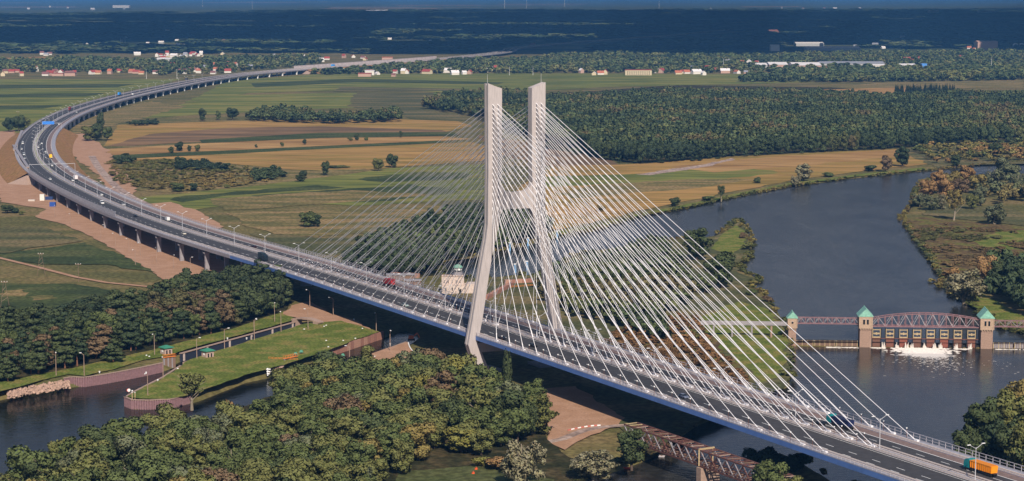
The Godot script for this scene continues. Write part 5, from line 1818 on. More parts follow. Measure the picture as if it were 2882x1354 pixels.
func trees():
	forest_tone.seed = 11
	forest_tone.frequency = 0.006
	tints = {"deep": leaf_mat(48, 58, 42), "dark": leaf_mat(58, 66, 44), "green": leaf_mat(70, 78, 48), "olive": leaf_mat(84, 86, 52), "lime": leaf_mat(98, 96, 52), "gold": leaf_mat(102, 92, 56), "rust": leaf_mat(88, 74, 58), "amber": leaf_mat(118, 94, 64), "silver": leaf_mat(108, 104, 84), "grey": leaf_mat(82, 86, 66)}
	var words := {"deep": "blackish green", "dark": "dark green", "green": "mid green", "olive": "olive green", "lime": "yellow-green", "gold": "golden", "rust": "rusty brown", "amber": "amber", "silver": "silvery", "grey": "grey-green"}
	tints["plain"] = leaf_mat(255, 255, 255)
	tints["plain"].albedo_color = Color.WHITE
	var rounds := []
	var rtr := []
	for v in 5:
		rounds.append(crown(lump(31 + v, 16 + 5 * v, Vector3(0, 6.6, 0), Vector3(3.5, 4.0 + 0.2 * v, 3.5), 1.95 - 0.17 * v), 4200, 0.36, 50 + v))
		rtr.append(trunk_mesh(71 + v, 6.5, 10.0, 0.32, 6, 2.6))
	kind("round", "broadleaf_tree", "tree", rounds, rtr, M.trunk)
	var pines := []
	var ptr := []
	for v in 3:
		var l := []
		var r := RandomNumberGenerator.new()
		r.seed = 300 + v
		for k in 24:
			var y := r.randf_range(2.6, 11.4)
			var w := lerpf(3.9, 1.2, (y - 2.6) / 8.8)
			var a := r.randf() * TAU
			l.append([Vector3(cos(a) * w * r.randf_range(0.2, 0.95), y, sin(a) * w * r.randf_range(0.2, 0.95)), Vector3(1.7, 0.7, 1.7) * r.randf_range(0.8, 1.2)])
		pines.append(crown(l, 2800, 0.40, 90 + v))
		ptr.append(trunk_mesh(95 + v, 7.0, 11.0, 0.26, 5, 1.8))
	kind("pine", "pine_tree", "tree", pines, ptr, mat(Color(0.52, 0.36, 0.28), 0.95, 0.6))
	kind("willow", "willow_tree", "tree", [crown(lump(210, 38, Vector3(0, 5.7, 0), Vector3(4.0, 5.0, 4.0), 1.25), 3600, 0.34, 211, 0.9), crown(lump(220, 38, Vector3(0, 5.6, 0), Vector3(4.2, 5.0, 4.0), 1.2), 3600, 0.34, 221, 0.9)], [trunk_mesh(212, 4.5, 9.0, 0.5, 6, 2.8), trunk_mesh(222, 4.5, 9.0, 0.5, 6, 2.8)], M.pale_trunk)
	var pl := []
	for k in 22:
		var y := 1.4 + k * 0.46
		pl.append([Vector3(sin(k * 2.4) * 1.1, y, cos(k * 2.4) * 1.1), Vector3(2.3, 1.5, 2.3) * (1.0 if y < 8.5 else (12.6 - y) / 4.1)])
	kind("poplar", "poplar_tree", "tree", [crown(pl, 2600, 0.36, 231)], [trunk_mesh(232, 6, 11.5, 0.4, 4, 1.0)], M.trunk)
	kind("vase", "tall_tree", "tree", [crown(lump(240, 26, Vector3(0, 7.9, 0), Vector3(3.4, 3.4, 3.4), 1.1), 1300, 0.36, 241)], [trunk_mesh(242, 4.0, 9.5, 0.4, 9, 3.6)], M.pale_trunk)
	var bushes := []
	var btr := []
	for v in 3:
		bushes.append(crown(lump(260 + v, 12, Vector3(0, 5.0, 0), Vector3(3.4, 3.8, 3.4), 2.0), 1100, 0.62, 270 + v))
		btr.append(trunk_mesh(280 + v, 3.0, 7.0, 0.25, 5, 1.6))
	kind("bush", "bush", "shrub", bushes, btr, M.trunk)
	var lods := []
	for v in 4:
		lods.append(crown(lump(330 + v, 9, Vector3(0, 6.6, 0), Vector3(3.3, 3.6, 3.3), 1.9), 300, 1.05, 340 + v))
	var far_lods := []
	for v in 2:
		far_lods.append(crown(lump(350 + v, 6, Vector3(0, 6.0, 0), Vector3(3.2, 4.0, 3.2), 2.4), 70, 2.3, 360 + v))
	var spruce := []
	for k in 9:
		spruce.append([Vector3(0, 1.5 + k * 1.2, 0), Vector3(1, 0.7, 1) * (3.0 - k * 0.32)])
	kind("spruce", "spruce_tree", "tree", [crown(spruce, 700, 0.6, 371)], [trunk_mesh(372, 5, 11, 0.2, 3, 0.6)], M.trunk)

	# --- the single trees that stand out, each by its foot, its height and its width in metres
	for e in [
		["poplar", "dark", 1428, 1150, 24, 6.2, "tall slender poplar standing before the bridge's near edge"],
		["round", "rust", 1216, 1086, 18, 14, "big round brownish tree left of the near pylon leg's foot"],
		["round", "green", 1372, 1150, 19, 13, "leafy green tree between the pylon's foot and the poplar"],
		["round", "green", 1500, 1172, 15, 14, "broad green tree just behind the poplar on the bridge's side"],
		["round", "olive", 1460, 1222, 17, 15, "olive tree in front of the poplar"],
		["willow", "silver", 1478, 1372, 19, 16, "large pale silvery willow above the orange litter"],
		["willow", "silver", 1672, 1352, 12, 17, "low wide grey willow beside the river mouth"],
		["round", "dark", 1778, 1320, 14.5, 13, "dark tree hiding the rusty bridge's end"],
		["round", "lime", 1300, 1278, 11, 16, "dome-shaped yellow-green tree in the foreground wood"],
		["bush", "amber", 1395, 1325, 6, 10, "reddish flowering bush beside the yellow-green dome"],
		["bush", "lime", 1358, 1318, 5, 7, "bright green bush at the foot of the reddish one"],
		["vase", "olive", 540, 1150, 15, 15, "leaning sparse tree with pale limbs over the second basin"],
		["vase", "amber", 640, 1235, 15, 8, "thin amber tree with bare lower limbs in the wood"],
		["round", "green", 1905, 745, 10, 12, "green tree at the inner shore of the spit"],
		["round", "dark", 1962, 734, 21, 22, "huge dark round tree on the spit between river and canal"],
		["round", "dark", 2030, 812, 20, 21, "dark round tree at the spit's lower inlet"],
		["round", "green", 1985, 826, 12, 14, "green tree behind the stays beside the dark round one"],
		["bush", "olive", 2104, 704, 6, 9, "shaggy bush along the spit's outer shore"],
		["bush", "rust", 2092, 672, 5, 6, "brown reeds-like bush at the spit's outer edge"],
		["bush", "gold", 2086, 640, 4, 4, "small golden bush at the spit's point"],
		["bush", "green", 2118, 832, 4, 8, "low green bush at the small inlet by the lawn"],
		["bush", "rust", 2160, 850, 4, 7, "brownish bush above the weir lawn's shore"],
		["bush", "gold", 2180, 880, 5, 6, "golden bush on the shore just before the weir"],
		["bush", "olive", 2214, 1060, 5, 7, "bush overhanging the brick bank below the weir"],
		["vase", "gold", 2684, 622, 24, 17, "tall tan tree with a forked bare trunk on the right bank"],
		["willow", "grey", 2800, 632, 17, 18, "grey-green willow at the shadowed meadow's edge"],
		["willow", "silver", 2716, 852, 20, 25, "great silvery willow leaning over the river"],
		["round", "amber", 2772, 796, 17, 15, "orange tree behind the great silvery willow"],
		["bush", "amber", 2676, 786, 8, 11, "orange bush beside the great willow"],
		["round", "dark", 2810, 800, 15, 12, "dark tree right of the orange tree"],
		["round", "deep", 2856, 830, 22, 18, "blackish tree below the meadow on the far bank"],
		["round", "rust", 2880, 800, 14, 13, "bare-twigged brown tree by the blackish tree"],
		["round", "deep", 2890, 860, 18, 16, "dark tree shading the last weir walkway"],
		["round", "dark", 2766, 1298, 23, 18, "dark leafy tree over the water beside the near bridge end"],
		["round", "olive", 2836, 1266, 22, 18, "olive-topped tree on the near right bank"],
		["round", "gold", 2868, 1180, 17, 14, "gold-flecked tree highest on the near right bank"],
		["round", "dark", 2720, 1320, 15, 13, "dark rounded tree lowest over the water by the bridge"],
		["round", "olive", 2900, 1340, 21, 17, "olive tree beside the orange-yellow lorry"],
		["round", "deep", 2800, 1316, 17, 14, "blackish tree between the dark and olive trees by the bridge end"],
		["round", "dark", 2856, 1330, 19, 15, "dark tree in front of the olive one on the near right bank"],
		["bush", "deep", 2745, 1262, 7, 9, "dark bush in front at the near right bank's waterline"],
		["round", "olive", 2910, 1240, 20, 16, "olive tree at the picture's right edge above the bridge"],
		["round", "green", 2168, 1420, 16, 12, "green tree hiding the rusty bridge's near part"],
		["round", "olive", 2226, 1452, 13, 12, "olive tree top at the picture's lower edge under the deck"],
		["round", "green", 2420, 1440, 10, 15, "green tree top just under the deck's blue side"],
		["bush", "lime", 2330, 1440, 7, 9, "yellow-green bush top beside the dark water"],
		["bush", "deep", 2170, 1318, 9, 9, "dark bush on the shaded islet under the deck"],
		["bush", "deep", 2232, 1322, 9, 12, "dark leaning bush at the shaded islet's tip"],
		["bush", "deep", 2120, 1310, 7, 9, "low dark bush nearest the rusty bridge on the shaded islet"],
		["bush", "olive", 1035, 1008, 9, 7, "small tree on the quay of the second lock"],
		["pine", "dark", 320, 1022, 11, 12, "broad conifer alone at the basin bank's edge"],
		["round", "gold", 1690, 596, 5, 8, "golden bush on the far bank beside the stays"],
		["round", "dark", 1900, 582, 8, 10, "dark round tree on the far river bank"],
		["bush", "green", 1994, 566, 5, 14, "low spreading bush left of the bank's slim tree"],
		["vase", "dark", 2030, 566, 13, 9, "slim dark tree at the far bank's waterline"],
		["bush", "dark", 2130, 516, 8, 8, "dark round shrub on the far bank's pasture"],
		["round", "silver", 2262, 510, 16, 18, "greyish wide tree on the far bank"],
		["willow", "silver", 2240, 524, 11, 9, "pale willow at the water before the greyish tree"],
		["bush", "green", 2330, 498, 6, 12, "round green bush cluster right of the greyish tree"],
		["bush", "dark", 2452, 482, 7, 16, "wide dark green bush by the river's turn"],
		["round", "rust", 2492, 484, 15, 14, "brown tree beside the wide dark bush"],
		["round", "deep", 2540, 470, 20, 18, "dark tall tree group leader where the river turns"],
	]:
		tree(e[0], e[1], at(e[2], e[3]), e[4], e[5], e[6])

	# --- trees in the fields
	var n := 0
	for e in [[482, 431, 7, 8], [505, 426, 10, 11], [533, 427, 7, 6], [556, 427, 8, 7], [720, 417, 5, 4], [793, 413, 6, 6], [857, 408, 7, 5], [1128, 388, 8, 4], [985, 398, 6, 7], [1005, 396, 8, 7], [1030, 396, 6, 6], [853, 500, 7, 8], [916, 494, 14, 9], [1065, 482, 13, 12], [1103, 472, 14, 13], [497, 541, 8, 14], [545, 539, 8, 8], [508, 468, 10, 13], [640, 530, 4, 6], [846, 512, 7, 12], [866, 640, 12, 14], [890, 640, 10, 9], [940, 474, 4, 16], [966, 473, 4, 14], [570, 342, 17, 13], [613, 338, 12, 9], [655, 337, 17, 18], [284, 362, 22, 10], [245, 398, 17, 17], [272, 396, 20, 20], [302, 396, 17, 14], [25, 372, 19, 16], [52, 370, 21, 18], [70, 366, 17, 14], [1550, 420, 10, 14], [1620, 436, 8, 12], [40, 600, 6, 8], [20, 600, 7, 12], [62, 605, 4, 5]]:
		n += 1
		var c: String = ["dark", "green", "deep", "dark", "olive"][n % 5]
		var p := at(e[0], e[1])
		var where: String = "in the fields left of the stays" if e[1] < 460 else ("in the meadow behind the near viaduct" if e[0] > 300 else "on the rough meadow at the left edge")
		if e[1] < 402 and e[0] < 330:
			where = "in the clump beside the bend"
		elif e[1] < 345:
			where = "in the tree belt beyond the stubble"
		tree("round" if e[2] > 6 else "bush", c, p, e[2], e[3], "%s tree %s, %s of the field trees" % [words[c], where, nth(n)])

	# --- the foreground wood
	var near := in_outline([-60, 1470, 40, 1402, 110, 1352, 230, 1318, 330, 1290, 430, 1266, 560, 1244, 650, 1230, 740, 1196, 770, 1136, 800, 1106, 868, 1086, 960, 1070, 1080, 1078, 1160, 1050, 1200, 1096, 1300, 1120, 1400, 1170, 1440, 1200, 1520, 1190, 1540, 1240, 1420, 1290, 1250, 1290, 1180, 1330, 1080, 1350, 1060, 1500, -60, 1520], 10.4)
	var mix := ["dark", "green", "dark", "green", "olive", "green", "olive", "green", "grey", "gold", "rust", "lime"]
	for p in near:
		var f := forest_tone.get_noise_2d(p.x * 5, p.z * 5)
		var c: String = mix[clampi(int((f * 0.9 + 0.5) * 8.0) + rng.randi() % 5, 0, 11)]
		var h := rng.randf_range(10.5, 17.0)
		if p.x > -25 and p.z < -700:
			h += 2.5
		var kk := "round" if rng.randf() < 0.9 else ("vase" if rng.randf() < 0.4 else "willow")
		var px = 1441.0 + FOC * p.x / -p.z
		var where: String = ["by the dark water", "below the island's tip", "below the second basin", "below the green winches", "below the sandy yard", "before the pylon's foot", "by the footpath"][clampi(int((px + 60.0) / 230.0), 0, 6)] + (", back edge" if p.z < -752 else (", back half" if p.z < -718 else (", front half" if p.z < -680 else ", front edge")))
		tree(kk, c, p, h, h * rng.randf_range(0.8, 1.12), "%s %s of the foreground wood %s" % [words[c], {"round": "leafy tree", "vase": "sparse tree", "willow": "drooping tree"}[kk], where], "foreground wood, %s %s %s" % [words[c], kk, where])
	# --- the wood on the left
	var left := in_outline([-60, 1086, 40, 1076, 110, 1056, 200, 1044, 270, 1024, 330, 1000, 420, 984, 540, 958, 640, 928, 740, 906, 800, 872, 826, 846, 780, 816, 720, 806, 600, 826, 430, 872, 200, 930, -60, 960], 7.6)
	var rest := []
	for p in left:
		var c: String = ["deep", "dark", "dark", "deep", "green", "rust", "dark", "olive", "rust", "lime"][mini(9, int(rng.randf() * 7.0 + clampf(forest_tone.get_noise_2d(p.x * 4, p.z * 4) * 5.0, 0, 3)))]
		var pine := c in ["deep", "dark", "rust"]
		var line = -875.0 - (p.x + 210.0) * 0.62      # the wood's front edge runs away to the right
		if p.z < line - 24.0:
			rest.append(p)
			continue
		var where: String = ["by the rubble bank", "behind the pile wall", "behind the hut", "along the chamber", "next to the bridge"][clampi(int((p.x + 225.0) / 26.0), 0, 4)] + (", front row" if p.z > line - 12.0 else ", second row")
		tree("pine" if pine else "round", c, p, rng.randf_range(12.0, 16.5), rng.randf_range(10, 13.5), "%s %s in the left wood %s" % [words[c], "pine" if pine else "leafy tree", where], "left wood, %s %s" % [words[c], where])
	mass("woodland", "", rest, 13, 17.5, 12.5, [leafc(46, 56, 42), leafc(54, 62, 44), leafc(60, 68, 46), leafc(74, 72, 50), leafc(84, 72, 56)], pines + [rounds[0], rounds[1]])
	# --- masses
	var cols := [leafc(46, 56, 42), leafc(54, 64, 45), leafc(60, 70, 48), leafc(68, 76, 50), leafc(76, 80, 52), leafc(84, 78, 55)]
	var mid := in_outline([960, 764, 1010, 712, 1120, 664, 1300, 612, 1480, 592, 1556, 652, 1440, 696, 1330, 726, 1240, 740, 1225, 778, 1120, 784], 8.0)
	mass("woodland", "", mid, 9, 15, 10, cols.slice(0, 4), lods)
	var isl := in_outline([1510, 800, 1640, 752, 1760, 722, 1860, 700, 1930, 760, 1960, 850, 1850, 900, 1900, 980, 1760, 940, 1640, 900, 1560, 890], 9.0)
	mass("woodland", "", isl.filter(func(p): return clear_of_road(p, 26)), 6, 13, 9, cols.slice(1), lods)
	var heath := in_outline([1700, 960, 1830, 890, 1960, 900, 2010, 980, 2110, 1080, 2080, 1110, 1960, 1060, 1800, 1010], 4.5)
	mass("scrub", "", heath.filter(func(p): return clear_of_road(p, 24)), 1.5, 4, 4.5, [leafc(96, 74, 52), leafc(110, 84, 58), leafc(86, 84, 50)], lods)
	var scr := in_outline([300, 456, 470, 452, 640, 470, 800, 486, 760, 512, 560, 540, 420, 536, 320, 516], 8.0)
	mass("scrub", "", scr.filter(func(_p): return rng.randf() < 0.75), 1.5, 4.0, 7, [leafc(84, 84, 48), leafc(98, 90, 54), leafc(112, 98, 60)], lods)
	mass("hedge_scrub", "", in_outline([490, 470, 560, 462, 640, 474, 640, 484, 560, 480, 500, 480], 7.0) + in_outline([720, 492, 780, 480, 800, 500, 740, 512, 700, 512], 7.0), 4, 8, 9, cols.slice(0, 3), lods)
	mass("hedge_scrub", "", in_outline([360, 350, 440, 346, 450, 352, 370, 356], 8.0) + in_outline([330, 448, 372, 444, 372, 466, 330, 462], 6.0), 4, 7, 9, cols.slice(0, 3), lods)
	mass("tree_belt", "", in_outline([700, 334, 760, 320, 860, 326, 880, 338, 960, 340, 1120, 326, 1130, 344, 940, 350, 800, 346, 700, 342], 12.0), 11, 18, 13, cols, lods)
	mass("woodland", "", in_outline([1180, 306, 1260, 278, 1420, 270, 1500, 276, 1500, 330, 1380, 336, 1250, 316], 12.0), 12, 19, 13, cols, lods)
	var front := []
	var fl := [[1640, 428], [1690, 446], [1790, 461], [1900, 456], [2050, 441], [2250, 431], [2507, 418], [2700, 405], [2900, 398]]
	var edge := []
	for i in fl.size() - 1:
		var a := at(fl[i][0], fl[i][1])
		var b := at(fl[i + 1][0], fl[i + 1][1])
		var q := int((b - a).length() / 9.0)
		for j in q:
			edge.append(a.lerp(b, (j + rng.randf() * 0.5) / q))
	mass("forest_edge", "", edge, 16, 22, 13, cols, rounds)
	var forest := in_outline([1380, 326, 1560, 290, 1700, 284, 1900, 272, 2300, 276, 2500, 288, 2700, 280, 3100, 290, 3100, 396, 2882, 388, 2507, 408, 2250, 421, 2050, 432, 1900, 447, 1790, 452, 1690, 438, 1560, 404, 1440, 370], 9.5)
	mass("forest", "", forest, 14, 20, 13, cols, lods)
	mass("scrub", "", in_outline([2560, 420, 2720, 410, 3000, 402, 3000, 452, 2760, 456, 2640, 462], 11.0).filter(func(_p): return rng.randf() < 0.7), 3, 10, 10, [leafc(78, 84, 52), leafc(100, 94, 56), leafc(120, 98, 64)], lods)
	mass("scrub", "", edge.map(func(p): return p + Vector3(rng.randf_range(-4, 4), 0, rng.randf_range(4, 16))).filter(func(_p): return rng.randf() < 0.6), 2, 7, 7, cols, lods)
	var reeds := []
	for w in [waters[0][0], waters[1][0]]:
		for i in w.size():
			var a: Vector2 = w[i]
			var b: Vector2 = w[(i + 1) % w.size()]
			if absf(a.y + 917) < 12 and absf(b.y + 917) < 14 or (a - b).length() > 260:
				continue
			var q := int((b - a).length() / 2.2)
			for k in q:
				var p := a.lerp(b, float(k) / q)
				if forest_tone.get_noise_2d(p.x * 6, p.y * 6) > -0.12:
					p += Vector2(rng.randf_range(-2.5, 2.5), rng.randf_range(-2.5, 2.5))
					reeds.append(Vector3(p.x, -1.0 if w == waters[0][0] else -2.0, p.y))
	mass("bank_reeds", "", reeds, 1.4, 3.6, 3.4, [leafc(84, 84, 50), leafc(70, 74, 46), leafc(104, 96, 58), leafc(92, 80, 54)], far_lods)
	mass("scrub", "", in_outline([2560, 645, 2700, 632, 2860, 655, 2890, 700, 2860, 770, 2760, 740, 2690, 770, 2640, 740, 2600, 690], 5.0).filter(func(p): return forest_tone.get_noise_2d(p.x * 4, p.z * 4) > 0.02), 0.8, 2.6, 5.5, [leafc(84, 72, 52), leafc(98, 82, 58), leafc(80, 80, 50)], lods)
	mass("right_bank_wood", "", in_outline([2790, 780, 2960, 760, 2960, 905, 2860, 880, 2800, 850, 2780, 810], 8.5), 11, 19, 12, cols.slice(0, 3), lods)
	mass("right_bank_wood", "", in_outline([2740, 540, 2960, 520, 2960, 580, 2760, 576], 11.0).filter(func(_p): return rng.randf() < 0.6), 7, 16, 11, [leafc(72, 78, 56), leafc(84, 88, 64), leafc(98, 90, 60)], lods)
	# right bank thicket
	for e in [["round", "amber", 2610, 560, 17], ["round", "amber", 2640, 545, 20], ["round", "gold", 2680, 540, 19], ["round", "amber", 2720, 530, 20], ["round", "amber", 2660, 566, 17], ["round", "rust", 2700, 560, 18], ["round", "gold", 2750, 545, 18], ["willow", "grey", 2590, 582, 13], ["willow", "grey", 2620, 592, 14], ["willow", "silver", 2650, 590, 13], ["round", "grey", 2760, 580, 15], ["round", "olive", 2735, 590, 13], ["willow", "grey", 2800, 530, 20], ["round", "grey", 2840, 520, 20], ["willow", "grey", 2870, 540, 18], ["round", "grey", 2820, 500, 18], ["bush", "grey", 2858, 556, 10], ["round", "dark", 2690, 470, 12], ["round", "dark", 2800, 440, 15], ["bush", "deep", 2578, 580, 8]]:
		tree(e[0], e[1], at(e[2], e[3]), e[4], e[4] * rng.randf_range(0.85, 1.1), "%s %s in the thicket on the river's right bank" % [words[e[1]], {"round": "tree", "willow": "willow", "bush": "bush"}[e[0]]], "thicket on the right bank, " + words[e[1]])
	for k in 26:
		var q := k / 25.0
		var c := at(lerpf(2546, 2672, q), lerpf(642, 826, q) + sin(q * 9.0) * 6.0)
		tree("bush", ["dark", "olive", "grey"][k % 3], c + Vector3(2, -0.4, 0), 3.2, 4.0, "%s bush in the fringe along the right bank's waterline" % words[["dark", "olive", "grey"][k % 3]], "waterline fringe, " + ["dark", "olive", "grey"][k % 3])
	# far trees: round the villages and the works, then the woods on the plain
	var open_ground := func(p: Vector3) -> bool:
		for f in footprints:
			var d: Vector3 = p - f[0]
			if absf(d.x) < f[1] and d.z < f[2] and d.z > -f[3]:
				return false
		return true
	var vill := []
	for e in [[[-60, 205, 200, 205, 420, 205, 430, 178, 200, 168, -60, 178], 26.0], [[420, 214, 640, 206, 760, 196, 900, 180, 900, 160, 600, 168, 420, 176], 30.0], [[880, 212, 1120, 208, 1480, 208, 1480, 170, 1200, 176, 900, 200], 24.0], [[1440, 208, 1640, 206, 2000, 208, 2090, 206, 2080, 160, 2040, 150, 1760, 150, 1560, 160, 1440, 178], 26.0], [[2080, 206, 2400, 208, 2900, 214, 2900, 140, 2700, 150, 2400, 152, 2080, 160], 30.0], [[2090, 232, 2360, 232, 2600, 230, 2882, 226, 2882, 198, 2600, 200, 2300, 204, 2100, 222], 17.0], [[2340, 206, 2880, 206, 2880, 220, 2340, 220], 17.0]]:
		vill.append_array(in_outline(e[0], e[1]))
	mass("distant_trees", "", vill.filter(func(p): return clear_of_road(p, 40) and open_ground.call(p)), 9, 17, 16, [leafc(62, 72, 50), leafc(72, 82, 54), leafc(84, 90, 58), leafc(96, 96, 62)], far_lods)
	mass("distant_conifers", "", in_outline([2510, 272, 2680, 268, 2690, 262, 2520, 264], 11.0), 14, 18, 8, [leafc(36, 46, 38), leafc(42, 52, 40)], [kinds.spruce.crowns[0]])
	var plain := in_outline([-350, 152, 500, 150, 1200, 152, 1700, 142, 2300, 142, 3250, 138, 3250, 60, 1900, 62, 900, 64, -350, 70], 95.0, 0.5)
	plain = plain.filter(func(p): return forest_tone.get_noise_2d(p.x * 0.22, p.z * 0.10) > -0.28 and clear_of_road(p, 90) and clear_of_road(p + Vector3(0, 0, -200), 160) and clear_of_road(p + Vector3(0, 0, -420), 160))
	mass("distant_woods", "", plain, 13, 19, 110, [leafc(56, 68, 46), leafc(66, 76, 50), leafc(78, 84, 54)], far_lods)
	var beyond := in_outline([-350, 62, 900, 56, 1900, 54, 3250, 52, 3250, 27, 1900, 28, 900, 30, -350, 46], 260.0, 0.5)
	mass("distant_woods", "", beyond.filter(func(p): return forest_tone.get_noise_2d(p.x * 0.1, p.z * 0.04) > -0.3), 16, 22, 300, [leafc(56, 68, 46), leafc(66, 76, 50)], far_lods)


# ---------------------------------------------------------------- houses and works
func house_shape(w: float, d: float, h: float, r: float) -> Array:
	var wall := Shape.new()
	wall.slab(PackedVector2Array([Vector2(-d / 2, 0), Vector2(d / 2, 0), Vector2(d / 2, h), Vector2(0, h + r), Vector2(-d / 2, h)]), func(a, b, t): return Vector3(t, b, a), -w / 2, w / 2)
	var roof := Shape.new()
	roof.slab(PackedVector2Array([Vector2(d / 2 + 0.5, h - 0.35), Vector2(d / 2 + 0.5, h - 0.1), Vector2(0, h + r + 0.3), Vector2(-d / 2 - 0.5, h - 0.1), Vector2(-d / 2 - 0.5, h - 0.35), Vector2(0, h + r + 0.05)]), func(a, b, t): return Vector3(t, b, a), -w / 2 - 0.5, w / 2 + 0.5)
	var ch := Shape.new()
	ch.block(Vector3(w * 0.2, h + r, d * 0.12), Vector3(0.8, 1.8, 0.8))
	return [wall.mesh(), roof.mesh(), ch.mesh()]

func town():
	var shapes := [house_shape(11, 9, 5.5, 4.0), house_shape(14, 10, 4.0, 4.5), house_shape(9, 9, 6.5, 4.5), house_shape(18, 10, 5.0, 4.0)]
	var walls := {"white": mat(Color(0.85, 0.83, 0.80), 0.9), "cream": mat(Color(0.80, 0.74, 0.62), 0.9), "pinkish": mat(Color(0.72, 0.59, 0.53), 0.9), "grey": mat(Color(0.66, 0.66, 0.66), 0.9)}
	var roofs := {"red": mat(Color(0.60, 0.26, 0.23), 0.85), "orange": mat(Color(0.68, 0.40, 0.30), 0.85), "brown": mat(Color(0.48, 0.32, 0.30), 0.85), "grey": mat(Color(0.55, 0.56, 0.60), 0.8), "pale": mat(Color(0.86, 0.84, 0.84), 0.8)}
	var wk := walls.keys()
	var rk := roofs.keys()
	for row in [
		["by the left meadow", [[14, 207], [33, 206], [46, 205], [100, 202], [128, 213], [143, 212], [155, 206], [172, 206], [196, 210], [210, 208], [262, 209], [276, 209], [309, 206], [337, 206], [372, 206], [384, 208], [398, 210], [60, 212], [8, 216], [156, 190]], [0, 2, 1, 2], [0, 1, 0, 2]],
		["behind the far viaduct", [[440, 210], [456, 206], [486, 190], [494, 190], [511, 206], [520, 208], [540, 202], [556, 204], [575, 196], [580, 208], [600, 206], [606, 190], [612, 202], [640, 204], [648, 180], [660, 186], [430, 196], [700, 192], [690, 172], [740, 176], [560, 208], [630, 196]], [0, 1, 0, 2], [1, 0, 2, 3]],
		["in the cluster before the dark woods", [[442, 160], [450, 160], [458, 163], [466, 159], [473, 163], [490, 160], [508, 160], [514, 164], [522, 162], [536, 160], [544, 157], [556, 158], [566, 158], [572, 163], [470, 154], [386, 158], [626, 156], [596, 168], [772, 166], [850, 166]], [0, 0, 1, 0], [4, 0, 0, 3]],
		["beyond the pylon's left side", [[905, 172], [920, 168], [968, 166], [994, 164], [1022, 168], [1028, 172], [975, 206], [1040, 213], [1112, 206], [1122, 204], [1136, 208], [1146, 208], [1192, 206], [1202, 206], [1258, 208], [1280, 210], [1306, 208], [1322, 208], [1363, 206], [1370, 204], [1384, 202], [1396, 202], [1108, 216], [1062, 212]], [1, 0, 0, 2], [0, 2, 4, 0]],
		["in the right village", [[1636, 206], [1672, 210], [1690, 212], [1704, 210], [1850, 208], [1862, 206], [1890, 196], [1908, 208], [1920, 206], [1932, 207], [1958, 198], [1960, 208], [1975, 205], [1990, 200], [2000, 200], [2010, 200], [1980, 210], [2040, 208], [2074, 206], [2100, 206], [2004, 180], [2020, 178], [2046, 178], [2060, 178], [2088, 180], [2108, 182], [2130, 182], [2148, 182], [1858, 194]], [0, 1, 2, 0], [4, 0, 3, 1]],
		["on the shadowed plain", [[20, 145], [40, 142], [105, 150], [118, 152], [130, 156], [140, 154], [245, 132], [254, 136], [262, 128], [330, 144], [350, 136], [215, 120], [165, 112], [280, 110], [60, 110], [110, 115], [460, 140], [500, 132], [520, 126], [540, 122], [700, 126], [720, 130], [760, 134], [800, 124], [830, 122], [860, 136], [1000, 132], [1030, 130], [1060, 130], [1090, 132], [1130, 130], [1260, 130], [1280, 134], [1500, 128], [2060, 110], [2080, 112], [2120, 108], [2180, 112], [2240, 110], [2280, 108], [2300, 112], [2340, 110], [2400, 112], [2430, 112], [2480, 108], [2540, 106], [2000, 30], [2200, 22], [2260, 24], [2320, 26], [2350, 25], [2420, 28], [80, 26], [140, 24], [190, 25], [260, 26], [330, 22], [350, 24]], [0, 3, 0, 3], [4, 3, 2, 4]],
		["by the works on the right", [[2540, 172], [2556, 174], [2566, 176], [2590, 176], [2480, 200], [2490, 198], [2616, 198], [2640, 176], [2700, 168], [2728, 142], [2742, 146], [2330, 200], [2260, 202]], [0, 2, 0, 1], [1, 0, 4, 0]]]:
		var list: Array = row[1]
		if row[0] == "on the shadowed plain":
			for k in 75:
				var c = [120.0, 330.0, 560.0, 800.0, 1150.0, 2150.0, 2450.0][k % 7]
				list.append([c + rng.randfn(0, 70.0), clampf(rng.randfn(124, 12), 92, 142)])
		list.sort_custom(func(a, b): return a[0] < b[0])
		var i := 0
		for e in list:
			i += 1
			var w: String = wk[row[2][rng.randi() % 4]]
			var r: String = rk[row[3][rng.randi() % 4]]
			var p := at(e[0], e[1] + rng.randf_range(-3.5, 2.5))
			footprints.append([p, 11.0, 14.0, 12.0])
			var t := thing("house", "%s house with %s roof %s, %s from the left" % [w, r, row[0], nth(i)], "house", p, "houses " + row[0])
			var sh: Array = shapes[rng.randi() % 4]
			t.rotation.y = rng.randf_range(-0.6, 0.6) + (PI / 2 if rng.randf() < 0.35 else 0.0)
			t.scale = Vector3.ONE * rng.randf_range(0.7, 1.1) * (1.0 if e[1] > 100 else 2.2)
			part("wall", sh[0], walls[w], t)
			var rf := part("roof", sh[1], roofs[r], t)
			part("chimney", sh[2], roofs["brown"], rf)
